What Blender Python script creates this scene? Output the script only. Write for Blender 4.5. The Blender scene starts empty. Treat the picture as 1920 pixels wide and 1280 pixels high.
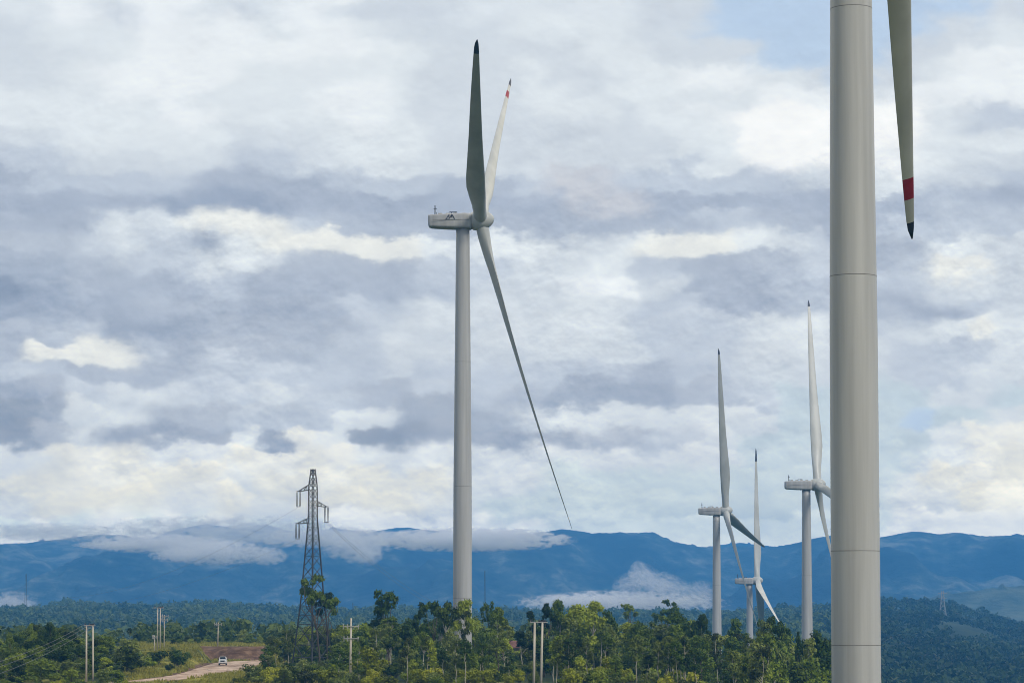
import bpy, math, random
import numpy as np
from mathutils import Vector, Matrix

# ------------------------------------------------------------------ camera
S = bpy.context.scene
C = S.collection
R = math.radians
F = 5000.0                      # focal length in photo pixels (1920 wide)
TH = R(3.5)                     # upward pitch
cam_d = bpy.data.cameras.new('camera')
cam = bpy.data.objects.new('camera', cam_d); C.objects.link(cam)
cam.location = (0, 0, 0); cam.rotation_euler = (R(90) + TH, 0, 0)
cam_d.sensor_width = 36; cam_d.lens = 36 * F / 1920
cam_d.shift_y = (1140 - F * math.tan(TH) - 640) / 1920.0
cam_d.clip_start = 1; cam_d.clip_end = 30000
S.camera = cam
S.render.resolution_x = 1024; S.render.resolution_y = 682
S.view_settings.view_transform = 'Standard'; S.view_settings.look = 'None'
S.view_settings.exposure = 0.0; S.view_settings.gamma = 1
S.cycles.use_adaptive_sampling = True; S.cycles.adaptive_threshold = 0.02
S.cycles.use_denoising = True; S.cycles.filter_width = 1.0
S.cycles.max_bounces = 11; S.cycles.volume_bounces = 10; S.cycles.diffuse_bounces = 3
S.cycles.transparent_max_bounces = 8
S.cycles.volume_step_rate = 1.5; S.cycles.volume_max_steps = 96

def lin(c):
    return tuple((x / 12.92 if x <= .04045 else ((x + .055) / 1.055) ** 2.4) for x in [v / 255 for v in c])

# ------------------------------------------------------------------ sun
SUN_AZ, SUN_EL = R(138), R(42)          # azimuth clockwise from the view direction
sd = bpy.data.lights.new('sun', 'SUN'); sd.energy = 2.4; sd.angle = R(18); sd.color = (1, .94, .84)
sun = bpy.data.objects.new('sun', sd); C.objects.link(sun)
sdir = Vector((math.sin(SUN_AZ) * math.cos(SUN_EL), math.cos(SUN_AZ) * math.cos(SUN_EL), math.sin(SUN_EL)))
sun.rotation_euler = sdir.to_track_quat('Z', 'Y').to_euler()

# ------------------------------------------------------------------ world: Nishita sky with a broken cloud deck
PAL = dict(a=(144,161,184), b=(159,174,195), c=(173,186,204), d=(190,202,217), e=(206,216,226), f=(219,228,235),
           g=(231,238,243), w=(245,248,249), y=(229,233,232), k=(215,220,221), p=(198,204,214), s=(184,206,230), t=(191,208,220))
GRID = [
 "fggeggfefgfeeeffffffeessssssssse",
 "efffggggfggfeeeeffffeessssssseef",
 "eeffggggggggfeeeeeffeeeesssseegg",
 "eefggggffffffeeefeeffgggfeseefgg",
 "fffgggffffggfeeeffefffffgggfgggg",
 "fffffggffffgfeeeeffeffgwwwwwwfed",
 "eefffffeeefffeeeeeeeeffwwwfwwfff",
 "ddeeeeeddeeffeeeeeeeedfwwwwwgfee",
 "cdddddccccddddccdppddddddeefeeed",
 "cccccbbbbcccccccccppcccccccccdcc",
 "cccfefyyydccccccccccccddccccdddd",
 "ccdeddbfyyyyyfeffeefyyyfeddccffe",
 "bbccddefeccccdddeeffdccccddcdyye",
 "abccccddcccccddeeeggeccccdcddefe",
 "bbcccccccccddfeeeefeddcccddcccde",
 "ccdbbbbccccdeeeeeeeedddeffddefyf",
 "cyyydcccccddeeeeeeeedddeffeeddde",
 "ddccccddddddeddddddccddeeeeeddee",
 "bcdefeddeddccddccbbbbccdttttteet",
 "abefeccdddfebbbcefeeeeeettttstte",
 "acebbbbfbyfaabbbbbccddettttttfyy",
 "ekykfeekykyfefeeeeeeeeettttttfyk",
 "kkyykkkekkykkkeeetttttttttttekyk",
 "ekkkkeekekkkkeettttttttttttteeky",
 "tetetetetteeeeeeettttttttttteeee",
 "eeeeeeeeeeeeeeeeetttttttttteeeee",
 "eeeeeeeeeeeeeeeeetttttttttteeeee",
]
w = bpy.data.worlds.new('World'); S.world = w; w.use_nodes = True
NT = w.node_tree; NT.nodes.clear()
class G:
    """tiny node-graph helper"""
    def __init__(s, t): s.t = t
    def n(s, typ, **kw):
        nd = s.t.nodes.new(typ)
        for k, v in kw.items():
            if hasattr(nd, k) and k not in ('inputs',): setattr(nd, k, v)
        return nd
    def inp(s, sock, v):
        if hasattr(v, 'links') or isinstance(v, bpy.types.NodeSocket): s.t.links.new(v, sock)
        elif v is not None: sock.default_value = v
    def m(s, op, a, b=None, c=None, clamp=False):
        nd = s.t.nodes.new('ShaderNodeMath'); nd.operation = op; nd.use_clamp = clamp
        for i, v in enumerate((a, b, c)):
            if v is not None: s.inp(nd.inputs[i], v)
        return nd.outputs[0]
    def vm(s, op, a, b=None, scale=None):
        nd = s.t.nodes.new('ShaderNodeVectorMath'); nd.operation = op
        s.inp(nd.inputs[0], a)
        if b is not None: s.inp(nd.inputs[1], b)
        if scale is not None: s.inp(nd.inputs['Scale'], scale)
        return nd.outputs[0]
    def noise(s, vec, scale, detail=4, rough=.5, dist=0, out='Fac', lac=2.0):
        nd = s.t.nodes.new('ShaderNodeTexNoise'); s.inp(nd.inputs['Vector'], vec)
        nd.inputs['Scale'].default_value = scale; nd.inputs['Detail'].default_value = detail
        nd.inputs['Roughness'].default_value = rough; nd.inputs['Distortion'].default_value = dist
        nd.inputs['Lacunarity'].default_value = lac
        return nd.outputs[out]
    def ramp(s, fac, stops, mode='LINEAR'):
        nd = s.t.nodes.new('ShaderNodeValToRGB'); cr = nd.color_ramp; cr.interpolation = mode
        while len(cr.elements) < len(stops): cr.elements.new(1.0)
        for e, (p, c) in zip(cr.elements, stops): pass
        for i, (p, c) in enumerate(stops):
            cr.elements[i].position = p; cr.elements[i].color = (*c, 1) if len(c) == 3 else c
        s.inp(nd.inputs[0], fac); return nd.outputs[0]
    def mix(s, fac, a, b, blend='MIX'):
        nd = s.t.nodes.new('ShaderNodeMix'); nd.data_type = 'RGBA'; nd.blend_type = blend
        s.inp(nd.inputs[0], fac)
        for sk, v in ((nd.inputs[6], a), (nd.inputs[7], b)):
            if isinstance(v, tuple) and len(v) == 3: v = (*v, 1)
            s.inp(sk, v)
        return nd.outputs[2]
    def sst(s, x, a, b, lo=0., hi=1.):
        nd = s.t.nodes.new('ShaderNodeMapRange'); nd.interpolation_type = 'SMOOTHSTEP'
        s.inp(nd.inputs[0], x)
        for i, v in enumerate((a, b, lo, hi)): nd.inputs[1 + i].default_value = v
        return nd.outputs[0]
    def xyz(s, v):
        nd = s.t.nodes.new('ShaderNodeSeparateXYZ'); s.inp(nd.inputs[0], v); return nd.outputs
    def comb(s, x, y, z):
        nd = s.t.nodes.new('ShaderNodeCombineXYZ')
        for i, v in enumerate((x, y, z)): s.inp(nd.inputs[i], v)
        return nd.outputs[0]

# light the valley haze adds in front of each row of the cloud deck, and what it lets through
HAZE_D = .00018
AIR = [(0.0041, 0.0466, 0.103), (-0.003, 0.0414, 0.1064), (-0.0097, 0.0378, 0.1083), (-0.0164, 0.0332, 0.1069), (-0.0161, 0.0341, 0.1088), (-0.0068, 0.0446, 0.1196), (-0.0019, 0.0514, 0.129), (-0.0011, 0.0536, 0.1343), (0.0156, 0.0708, 0.1504), (0.0308, 0.0866, 0.1644), (0.0065, 0.066, 0.153), (-0.0197, 0.0448, 0.1442), (-0.0031, 0.0632, 0.1631), (0.0183, 0.0859, 0.184), (0.0198, 0.0909, 0.1947), (0.0173, 0.0931, 0.2052), (0.0165, 0.0964, 0.2151), (0.013, 0.097, 0.2219), (0.0055, 0.0952, 0.231), (0.0125, 0.1091, 0.2573), (0.0185, 0.1231, 0.2812), (0.0068, 0.12, 0.2918), (0.0157, 0.138, 0.3289), (0.0319, 0.1647, 0.3729), (0.0132, 0.1558, 0.3765), (-0.0125, 0.1353, 0.3635), (-0.0196, 0.1294, 0.3595)] #AIR
def through(i):
    e = max(.004, (1140 - (20 + 40 * i)) / 4950); return math.exp(-HAZE_D * min(9050, 285 / e) * math.sqrt(1 + e * e))
def deck(i, ch): return tuple(max(.02, (v - a) / through(i)) for v, a in zip(lin(PAL[ch]), AIR[i]))
g = G(NT)
tc = g.n('ShaderNodeTexCoord').outputs['Generated']
dx, dy, dz = g.xyz(tc)[:3]
ay = g.m('MAXIMUM', g.m('ABSOLUTE', dy), .05)
U0 = g.m('MULTIPLY_ADD', g.m('DIVIDE', dx, ay), 5000, 960)
E0 = g.m('MULTIPLY', g.m('DIVIDE', dz, ay), 4950)          # angular height above the horizon
V0 = g.m('SUBTRACT', 1140, E0)
P0 = g.comb(g.m('MULTIPLY', U0, .001), g.m('MULTIPLY', V0, .0015), 0)
def warp(P, sc, amp, det, off, asp=.7):
    o = g.noise(g.vm('ADD', P, off), sc, det, .55, out='Color')
    x, y, _ = g.xyz(o)[:3]
    return (g.m('MULTIPLY', g.m('SUBTRACT', x, .5), amp), g.m('MULTIPLY', g.m('SUBTRACT', y, .5), amp * asp))
wx1, wy1 = warp(P0, 3.0, 90, 3, (3, 5, 1), .4)
wx2, wy2 = warp(P0, 8, 200, 8, (13, 7, 2), .5)
wx3, wy3 = warp(P0, 22.0, 84, 8, (1, 17, 5), .7)
finek = g.m('MULTIPLY', g.sst(V0, 120, 520, .3, 1.0), g.sst(g.noise(P0, 3.3, 2, .5), .38, .6, .35, 1.0))
wx3 = g.m('MULTIPLY', wx3, finek); wy3 = g.m('MULTIPLY', wy3, finek)
U = g.m('ADD', g.m('ADD', U0, wx1), g.m('ADD', wx2, wx3))
V = g.m('ADD', g.m('ADD', V0, wy1), g.m('ADD', wy2, wy3))
Uf = g.m('PINGPONG', g.m('DIVIDE', U, 1920.0), 1.0)
# cloud edges: crisp in some places, soft in others
crisp = g.m('MULTIPLY', g.sst(g.noise(P0, 2.6, 2, .5), .40, .58, .05, .6), g.sst(V0, 150, 420, .35, 1.0))
def steep(t):
    t2 = g.m('SUBTRACT', t, .5); fl_ = g.m('FLOOR', t2); fr = g.m('SUBTRACT', t2, fl_)
    st_ = g.m('ADD', g.m('ADD', fl_, g.sst(fr, .3, .7)), .5)
    return g.m('ADD', g.m('MULTIPLY', st_, crisp), g.m('MULTIPLY', t, g.m('SUBTRACT', 1.0, crisp)))
Uf = g.m('DIVIDE', steep(g.m('MULTIPLY', Uf, 32.0)), 32.0)
# below row 17 keep the last row
rr = g.m('MINIMUM', g.m('ABSOLUTE', g.m('MAXIMUM', g.m('DIVIDE', g.m('SUBTRACT', V, 20), 40.0), -26.0)), 26.0)
rr = g.m('SUBTRACT', steep(g.m('ADD', rr, .5)), .5)
acc = None
for i, row in enumerate(GRID):
    stops = [((j + .5) / 32, deck(i, ch)) for j, ch in enumerate(row)]
    c = g.ramp(Uf, stops, 'LINEAR')
    acc = c if acc is None else g.mix(g.sst(rr, i - .97, i - .03), acc, c)
# billows: soft light and shade inside the cloud masses
nb = g.noise(g.comb(g.m('MULTIPLY', U0, .001), g.m('MULTIPLY', V0, .0016), 4), 6, 9, .55, .1)
nf = g.noise(g.comb(g.m('MULTIPLY', g.m('ADD', U0, wx1), .001), g.m('MULTIPLY', g.m('ADD', V0, wy1), .0014), 9), 13, 10, .62, .1)
amt = g.m('MULTIPLY', g.m('ADD', g.m('MULTIPLY', g.m('SUBTRACT', nb, .5), .40), g.m('MULTIPLY', g.m('SUBTRACT', nf, .5), .34)), g.sst(V0, 100, 560, .38, 1.05))
# relief: tops of the billows lit, undersides shaded
def relief(sc, off, k, z, det, asp=.0013):
    a_ = g.noise(g.comb(g.m('MULTIPLY', U0, .001), g.m('MULTIPLY', V0, asp), z), sc, det, .5, .1)
    b_ = g.noise(g.comb(g.m('MULTIPLY', g.m('ADD', U0, off * .35), .001), g.m('MULTIPLY', g.m('SUBTRACT', V0, off), asp), z), sc, det, .5, .1)
    return g.m('MULTIPLY', g.m('SUBTRACT', a_, b_), k)
rel = g.m('ADD', g.m('ADD', relief(5.5, 16, .8, 2.0, 4), relief(14.0, 7, .8, 6.0, 4)), relief(34.0, 3.2, .45, 8.0, 4))
amt = g.m('ADD', amt, g.m('MULTIPLY', rel, g.m('MULTIPLY', finek, 1.15)))
gainv = g.m('ADD', 1.0, amt)
cl = g.mix(1.0, acc, g.comb(gainv, gainv, g.m('MULTIPLY_ADD', amt, .9, 1.0)), 'MULTIPLY')
# low in the sky the deck is brighter: it is seen through the haze of the valley
lowb = g.m('DIVIDE', 1.0, g.m('MAXIMUM', E0, 60.0))
LOWK = 0.0
boost = g.m('MULTIPLY_ADD', lowb, LOWK, 1.0)
WB = (1.0, 1.0, 1.0)
cl = g.mix(1.0, cl, g.comb(boost, boost, boost), 'MULTIPLY')
# the rest of the dome: a grey, thicker deck overhead and behind
gen = g.noise(tc, 2.2, 8, .58)
gcol = g.ramp(gen, [(.3, (.26, .285, .33)), (.5, (.42, .45, .50)), (.68, (.70, .72, .75))])
near = g.m('MULTIPLY', g.sst(dy, .25, .75), g.sst(dz, .75, .35))
cl = g.mix(near, gcol, cl)
sky = g.n('ShaderNodeTexSky'); sky.sky_type = 'NISHITA'; sky.sun_disc = False
sky.sun_elevation = SUN_EL; sky.sun_rotation = SUN_AZ
b1 = g.n('ShaderNodeBackground'); b1.inputs[1].default_value = .12; NT.links.new(sky.outputs[0], b1.inputs[0])
b2 = g.n('ShaderNodeBackground'); b2.inputs[1].default_value = 1.0; NT.links.new(cl, b2.inputs[0])
cover = g.m('MULTIPLY_ADD', g.sst(gen, .38, .52), .45, .52)
ms = g.n('ShaderNodeMixShader')
NT.links.new(g.m('MAXIMUM', cover, g.m('MULTIPLY', near, .97)), ms.inputs[0])
NT.links.new(b1.outputs[0], ms.inputs[1]); NT.links.new(b2.outputs[0], ms.inputs[2])
wo = g.n('ShaderNodeOutputWorld'); NT.links.new(ms.outputs[0], wo.inputs[0])
w.cycles.sampling_method = 'MANUAL'; w.cycles.sample_map_resolution = 512

# ------------------------------------------------------------------ helpers
def tag(o, label=None, cat=None, group=None, kind=None):
    if label: o['label'] = label
    if cat: o['category'] = cat
    if group: o['group'] = group
    if kind: o['kind'] = kind
    return o
class MB:
    def __init__(s): s.v = []; s.f = []; s.mi = []
    def add(s, vs, fs, mi=0):
        b = len(s.v); s.v += [tuple(p) for p in vs]; s.f += [tuple(i + b for i in q) for q in fs]; s.mi += [mi] * len(fs)
    def box(s, c, d, rz=0, mi=0, taper=(1, 1)):
        vs = []
        for z in (-1, 1):
            t = taper if z > 0 else (1, 1)
            for x, y in ((-1, -1), (1, -1), (1, 1), (-1, 1)):
                p = Vector((x * d[0] / 2 * t[0], y * d[1] / 2 * t[1], z * d[2] / 2)); p.rotate(Matrix.Rotation(rz, 3, 'Z'))
                vs.append(p + Vector(c))
        s.add(vs, [(3, 2, 1, 0), (4, 5, 6, 7), (0, 1, 5, 4), (1, 2, 6, 5), (2, 3, 7, 6), (3, 0, 4, 7)], mi)
    def tube(s, pts, rad, n=8, mi=0, cap=True):
        pts = [Vector(p) for p in pts]
        rad = [float(r) for r in rad] if hasattr(rad, '__len__') else [rad] * len(pts)
        vs = []; fs = []
        for i, p in enumerate(pts):
            d = (pts[min(i + 1, len(pts) - 1)] - pts[max(i - 1, 0)]).normalized()
            a = Vector((1, 0, 0)) if abs(d.x) < .9 else Vector((0, 1, 0))
            e1 = d.cross(a).normalized(); e2 = d.cross(e1)
            for k in range(n):
                t = 2 * math.pi * k / n
                vs.append(p + rad[i] * (math.cos(t) * e1 + math.sin(t) * e2))
        for i in range(len(pts) - 1):
            for k in range(n):
                a = i * n + k; b = i * n + (k + 1) % n
                fs.append((a, b, b + n, a + n))
        if cap: fs += [tuple(range(n - 1, -1, -1)), tuple(range(len(vs) - n, len(vs)))]
        s.add(vs, fs, mi)
    def rings(s, rings, mi=0, cap=True):
        n = len(rings[0]); vs = [p for r_ in rings for p in r_]; fs = []
        for i in range(len(rings) - 1):
            for k in range(n):
                a = i * n + k; b = i * n + (k + 1) % n
                fs.append((a, b, b + n, a + n))
        b0 = len(s.mi)
        if cap: fs += [tuple(range(n - 1, -1, -1)), tuple(range(len(vs) - n, len(vs)))]
        s.add(vs, fs, mi)
        return b0
    def mesh(s, name, mats, smooth=False):
        me = bpy.data.meshes.new(name); me.from_pydata(s.v, [], s.f)
        for m in (mats if isinstance(mats, (list, tuple)) else [mats]): me.materials.append(m)
        me.polygons.foreach_set('material_index', s.mi)
        if smooth: me.polygons.foreach_set('use_smooth', [True] * len(s.f))
        me.update(); return me
    def build(s, name, mats, parent=None, smooth=False, loc=None):
        o = bpy.data.objects.new(name, s.mesh(name, mats, smooth)); C.objects.link(o)
        if parent: o.parent = parent
        if loc: o.location = loc
        return o
def np_mesh(name, V_, F_, mats, smooth=False, mi=None, col=None):
    """V_ (n,3) float, F_ (m,k) int with k = 3 or 4"""
    me = bpy.data.meshes.new(name); k = F_.shape[1]
    me.vertices.add(len(V_)); me.vertices.foreach_set('co', V_.astype(np.float32).ravel())
    me.loops.add(F_.size); me.loops.foreach_set('vertex_index', F_.astype(np.int32).ravel())
    me.polygons.add(len(F_)); me.polygons.foreach_set('loop_start', np.arange(0, F_.size, k, dtype=np.int32))
    try: me.polygons.foreach_set('loop_total', np.full(len(F_), k, dtype=np.int32))
    except Exception: pass
    for m in (mats if isinstance(mats, (list, tuple)) else [mats]): me.materials.append(m)
    if mi is not None: me.polygons.foreach_set('material_index', mi.astype(np.int32))
    me.polygons.foreach_set('use_smooth', np.full(len(F_), smooth))
    if col is not None:
        at = me.color_attributes.new('tint', 'FLOAT_COLOR', 'POINT'); at.data.foreach_set('color', col.astype(np.float32).ravel())
    me.update(calc_edges=True); return me
def link(name, me, parent=None, loc=None):
    o = bpy.data.objects.new(name, me); C.objects.link(o)
    if parent: o.parent = parent
    if loc is not None: o.location = loc
    return o
def empty(name, loc=(0, 0, 0), rz=0):
    o = bpy.data.objects.new(name, None); C.objects.link(o); o.location = loc; o.rotation_euler = (0, 0, rz)
    o.empty_display_size = .5; return o
def zline(py, d): return (1140 - py) / 4985.0 * d
def xline(px, d): return (px - 960) / 5000.0 * d

# ------------------------------------------------------------------ materials
def mat(name, col, rough=.6, metal=0, spec=.3):
    m = bpy.data.materials.new(name); m.use_nodes = True
    b = m.node_tree.nodes['Principled BSDF']
    b.inputs['Base Color'].default_value = (*col, 1); b.inputs['Roughness'].default_value = rough
    b.inputs['Metallic'].default_value = metal; b.inputs['Specular IOR Level'].default_value = spec
    return m, G(m.node_tree), b
def noisy(name, c1, c2, scale, rough=.7, detail=5, stretch=(1, 1, 1), bump=0, spec=.3, coord='Object', metal=0):
    m, q, b = mat(name, c1, rough, metal, spec)
    t = q.n('ShaderNodeTexCoord').outputs[coord]
    v = q.vm('MULTIPLY', t, stretch)
    f = q.noise(v, scale, detail, .6)
    q.inp(b.inputs['Base Color'], q.ramp(f, [(.35, c1), (.65, c2)]))
    if bump:
        bn = q.n('ShaderNodeBump'); bn.inputs['Strength'].default_value = bump; q.inp(bn.inputs['Height'], f)
        q.inp(b.inputs['Normal'], bn.outputs[0])
    return m
M = {}
M['paint'] = noisy('turbine_paint', (.37, .366, .354), (.48, .476, .462), 1.1, .42, 8, (1, 1, .035), spec=.4)  # white paint greyed: cloud shadow over the towers is put into this colour
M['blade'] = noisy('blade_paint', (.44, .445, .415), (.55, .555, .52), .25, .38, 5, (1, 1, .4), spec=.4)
M['seam'] = noisy('seam_grime', (.17, .165, .155), (.24, .23, .22), 3, .8)
M['red'] = noisy('red_paint', (.30, .012, .025), (.36, .018, .03), 1, .45)
M['dark'] = noisy('dark_tip', (.025, .028, .045), (.05, .05, .07), 1, .5)
M['steel'] = noisy('galvanised_steel', (.05, .05, .052), (.10, .10, .10), 1.5, .55, metal=.3)
M['steel_pale'] = noisy('pale_steel', (.30, .29, .27), (.45, .43, .40), 1.5, .6)
M['insul'] = noisy('insulator_glass', (.03, .03, .035), (.06, .06, .07), 3, .3)
M['wire'] = noisy('conductor', (.10, .10, .10), (.2, .2, .2), 3, .6)
M['pole'] = noisy('pole_concrete', (.42, .37, .29), (.6, .54, .44), .8, .85, 6, (1, 1, .4))
M['bark'] = noisy('pale_bark', (.25, .22, .165), (.56, .52, .42), .9, .9, 5, (1, 1, .5))
M['bark_dark'] = noisy('dark_bark', (.06, .045, .03), (.15, .12, .09), 1.2, .95, 5, (1, 1, .4))
M['car'] = noisy('white_car_paint', (.72, .72, .71), (.8, .8, .79), .6, .25, spec=.5)
M['glass'] = noisy('dark_glass', (.015, .018, .02), (.03, .03, .035), 1, .12, spec=.6)
M['rubber'] = noisy('rubber', (.015, .015, .015), (.03, .03, .03), 2, .8)
M['lamp'] = noisy('lamp_glass', (.7, .7, .68), (.8, .8, .78), 4, .2)
M['roof'] = noisy('rusty_roof', (.10, .045, .035), (.22, .11, .09), 1.2, .8, 6)
M['wall'] = noisy('house_wall', (.25, .2, .16), (.38, .33, .28), 1, .85)
M['rock'] = noisy('pale_rock', (.38, .27, .2), (.62, .5, .4), 1.5, .9, 6, bump=.5)

def leaf_mat(name, dark, mid, light, sc=.35, var=.35):
    m, q, b = mat(name, mid, .6, 0, .18)
    t = q.n('ShaderNodeTexCoord').outputs['Object']
    f = q.noise(t, sc, 3, .6)
    f2 = q.noise(t, 4.0 if sc > .1 else .12, 3, .6)
    oi = q.n('ShaderNodeObjectInfo').outputs['Random']
    k = q.m('ADD', q.m('MULTIPLY', f, .55), q.m('ADD', q.m('MULTIPLY', f2, .45), q.m('MULTIPLY', q.m('SUBTRACT', oi, .5), var)))
    col = q.ramp(k, [(.3, dark), (.52, mid), (.78, light)])
    q.inp(b.inputs['Base Color'], col)
    tr = q.n('ShaderNodeBsdfTranslucent'); q.t.links.new(col, tr.inputs[0])
    mx = q.n('ShaderNodeMixShader'); mx.inputs[0].default_value = .22
    q.t.links.new(b.outputs[0], mx.inputs[1]); q.t.links.new(tr.outputs[0], mx.inputs[2])
    out = [n for n in q.t.nodes if n.type == 'OUTPUT_MATERIAL'][0]; q.t.links.new(mx.outputs[0], out.inputs[0])
    return m
M['leaf_deep'] = leaf_mat('leaves_deep', (.012, .028, .007), (.070, .120, .012), (.25, .31, .035))
M['leaf_mid'] = leaf_mat('leaves_mid', (.026, .042, .006), (.155, .215, .016), (.43, .47, .05))
M['leaf_olive'] = leaf_mat('leaves_olive', (.04, .048, .012), (.15, .19, .035), (.34, .37, .09))
M['leaf_lime'] = leaf_mat('leaves_lime', (.035, .05, .006), (.25, .28, .012), (.55, .52, .05))
M['grass_blades'] = leaf_mat('grass_blades', (.06, .06, .012), (.24, .23, .035), (.50, .44, .11))
M['leaf_far'] = leaf_mat('leaves_far', (.008, .020, .010), (.046, .080, .016), (.18, .23, .055), .011)
M['leaf_pale'] = leaf_mat('leaves_pale', (.2, .19, .14), (.42, .38, .3), (.7, .64, .55))

# ------------------------------------------------------------------ terrain
_rs = np.random.default_rng(7)
_lat = _rs.random((256, 256))
def vnoise(x, y):
    xi = np.floor(x).astype(int); yi = np.floor(y).astype(int); fx = x - xi; fy = y - yi
    fx = fx * fx * (3 - 2 * fx); fy = fy * fy * (3 - 2 * fy)
    L = lambda a, b: _lat[a % 256, b % 256]
    return (L(xi, yi) * (1 - fx) + L(xi + 1, yi) * fx) * (1 - fy) + (L(xi, yi + 1) * (1 - fx) + L(xi + 1, yi + 1) * fx) * fy
def fbm(x, y, o=5, gain=.5):
    a = 0; k = 1; t = 0
    for i in range(o):
        a = a + k * vnoise(x + 17.3 * i, y + 9.1 * i); t += k; k *= gain; x = x * 2.03; y = y * 2.03
    return a / t
def sm(x, a, b):
    t = np.clip((x - a) / (b - a), 0, 1); return t * t * (3 - 2 * t)
ROAD = [(600, 568, 2.8), (540, 566, 3.0), (492, 561, 3.6), (455, 549, 4.6), (440, 527, 5.2), (430, 505, 5.2), (408, 480, 4.6), (382, 455, 3.7), (345, 430, 3.0), (290, 410, 2.8),
        (230, 396, 2.7), (150, 386, 2.7), (60, 378, 2.7), (-60, 370, 2.7)]     # (azimuth px, distance, half width)
RP = np.array([(xline(a, d), d, hw) for a, d, hw in ROAD])
def road_dist(x, y):
    best = np.full(np.shape(x), 1e9)
    for i in range(len(RP) - 1):
        p, q_ = RP[i, :2], RP[i + 1, :2]; e = q_ - p; L2 = e @ e
        t = np.clip(((x - p[0]) * e[0] + (y - p[1]) * e[1]) / L2, 0, 1)
        hw = RP[i, 2] * (1 - t) + RP[i + 1, 2] * t
        best = np.minimum(best, np.hypot(x - p[0] - t * e[0], y - p[1] - t * e[1]) - hw)
    return best
RIDGE2 = np.array([(-600, 1148), (0, 1152), (60, 1149), (150, 1145), (300, 1150), (370, 1145), (480, 1152), (650, 1156), (760, 1152), (900, 1162), (1000, 1160), (1280, 1160),
          (1400, 1160), (1500, 1152), (1560, 1150), (1650, 1139), (1760, 1143), (1800, 1150), (1870, 1170), (1920, 1180), (2500, 1200)], float)
def H(x, y):
    x = np.asarray(x, float); y = np.asarray(y, float)
    a = 960 + 5000 * x / np.maximum(y, 60)
    a = np.clip(a, -4000, 6000)
    near = -11 - 2.0 * sm(x, 10, 60)
    near = near + 0.5 * (fbm(x / 14, y / 14, 3) - .5) * sm(road_dist(x, y), 1, 8)
    # mound on the left
    near = near + 3.6 * np.exp(-(((x + 80) / 17) ** 2 + ((y - 440) / 34) ** 2))
    # plateau behind the road: grassy slope on the left, steep earth cut behind the car
    left = sm(y, 448, 540)
    cut = sm(y, 572 + 2.5 * np.sin(x * .35), 577.5 + 2.5 * np.sin(x * .35))
    k = sm(a, 372, 396)
    plat = (left * (1 - k) + cut * k) * (1 - sm(a, 500, 560)) * sm(a, 225, 262) + sm(y, 560, 600) * sm(a, 500, 560) * .4 + (1 - sm(a, 225, 262)) * sm(y, 480, 560)
    near = near + 2.8 * plat
    # flatten to the road
    near = np.where(road_dist(x, y) < 0, -11.0, near * sm(road_dist(x, y), 0, 2.5) + -11.0 * (1 - sm(road_dist(x, y), 0, 2.5)))
    # falling away on the right
    near = near - 5.0 * sm(a, 1240, 1460) - 24 * sm(a, 1530, 1680) * sm(y, 200, 330)
    # camera knoll and the near turbine pad
    near = near + (2.2) * (1 - sm(np.hypot(x, y), 20, 140))
    valley = -34 - 18 * sm(a, 1500, 1800) + 8 * (fbm(x / 180, y / 180, 4) - .5)
    rz = (1140 - np.interp(a, RIDGE2[:, 0], RIDGE2[:, 1])) / 5000 * 2800
    t = sm(y, 950, 2850) ** .85
    far = valley * (1 - t) + rz * t + (fbm(x / 130 + 5, y / 170, 4) - .5) * 14 * sm(y, 900, 1400) * (1 - sm(y, 2300, 2800))
    far = far - 70 * sm(y, 2850, 3900)
    far = far + 22 * sm(a, 1750, 1950) * sm(y, 3300, 4600)
    k2 = sm(y, 640, 950)
    return near * (1 - k2) + far * k2
def sheet(ys, ts, xf):
    Y, T = np.meshgrid(ys, ts, indexing='ij'); X = xf(Y, T)
    n, m = Y.shape
    idx = np.arange(n * m).reshape(n, m)
    Fq = np.stack([idx[:-1, :-1], idx[:-1, 1:], idx[1:, 1:], idx[1:, :-1]], -1).reshape(-1, 4)
    return X, Y, Fq
ys = np.concatenate([np.linspace(-400, 100, 16)[:-1], np.linspace(100, 360, 40)[:-1], np.arange(360, 640, 1.3), np.geomspace(640, 9000, 170)])
tt = np.linspace(-1, 1, 401); tt = np.sign(tt) * (abs(tt) * .22 + .78 * abs(tt) ** 3.2)
X, Y, Fq = sheet(ys, tt, lambda Y, T: T * (700 + .62 * np.maximum(Y, 0)))
Z = H(X, Y)
gm, q, b = mat('ground_cover', (.1, .1, .03), .95, 0, .1)
geo = q.n('ShaderNodeNewGeometry'); pos = geo.outputs['Position']
at = q.n('ShaderNodeAttribute'); at.attribute_name = 'tint'
er, gr_, _b = q.xyz(at.outputs['Color'])[:3]
n1 = q.noise(pos, .09, 6, .62); n2 = q.noise(pos, .9, 4, .6); n3 = q.noise(pos, .012, 5, .6)
grass = q.ramp(q.m('ADD', q.m('MULTIPLY', n1, .6), q.m('MULTIPLY', n2, .4)), [(.36, (.025, .04, .008)), (.45, (.12, .125, .018)), (.53, (.25, .235, .03)), (.66, (.42, .34, .09))])
wood = q.ramp(q.m('ADD', q.m('MULTIPLY', n3, .6), q.m('MULTIPLY', n1, .4)), [(.36, (.014, .026, .012)), (.5, (.030, .048, .02)), (.62, (.06, .08, .03)), (.74, (.10, .13, .045))])
earth = q.ramp(q.noise(q.vm('MULTIPLY', pos, (1, 1, 3)), .5, 6, .65), [(.3, (.07, .035, .02)), (.5, (.145, .085, .052)), (.7, (.28, .18, .115))])
c = q.mix(q.sst(q.m('ADD', gr_, q.m('MULTIPLY', q.m('SUBTRACT', n1, .5), .6)), .35, .6), wood, grass)
c = q.mix(q.sst(q.m('ADD', er, q.m('MULTIPLY', q.m('SUBTRACT', n2, .5), .7)), .4, .62), c, earth)
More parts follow.
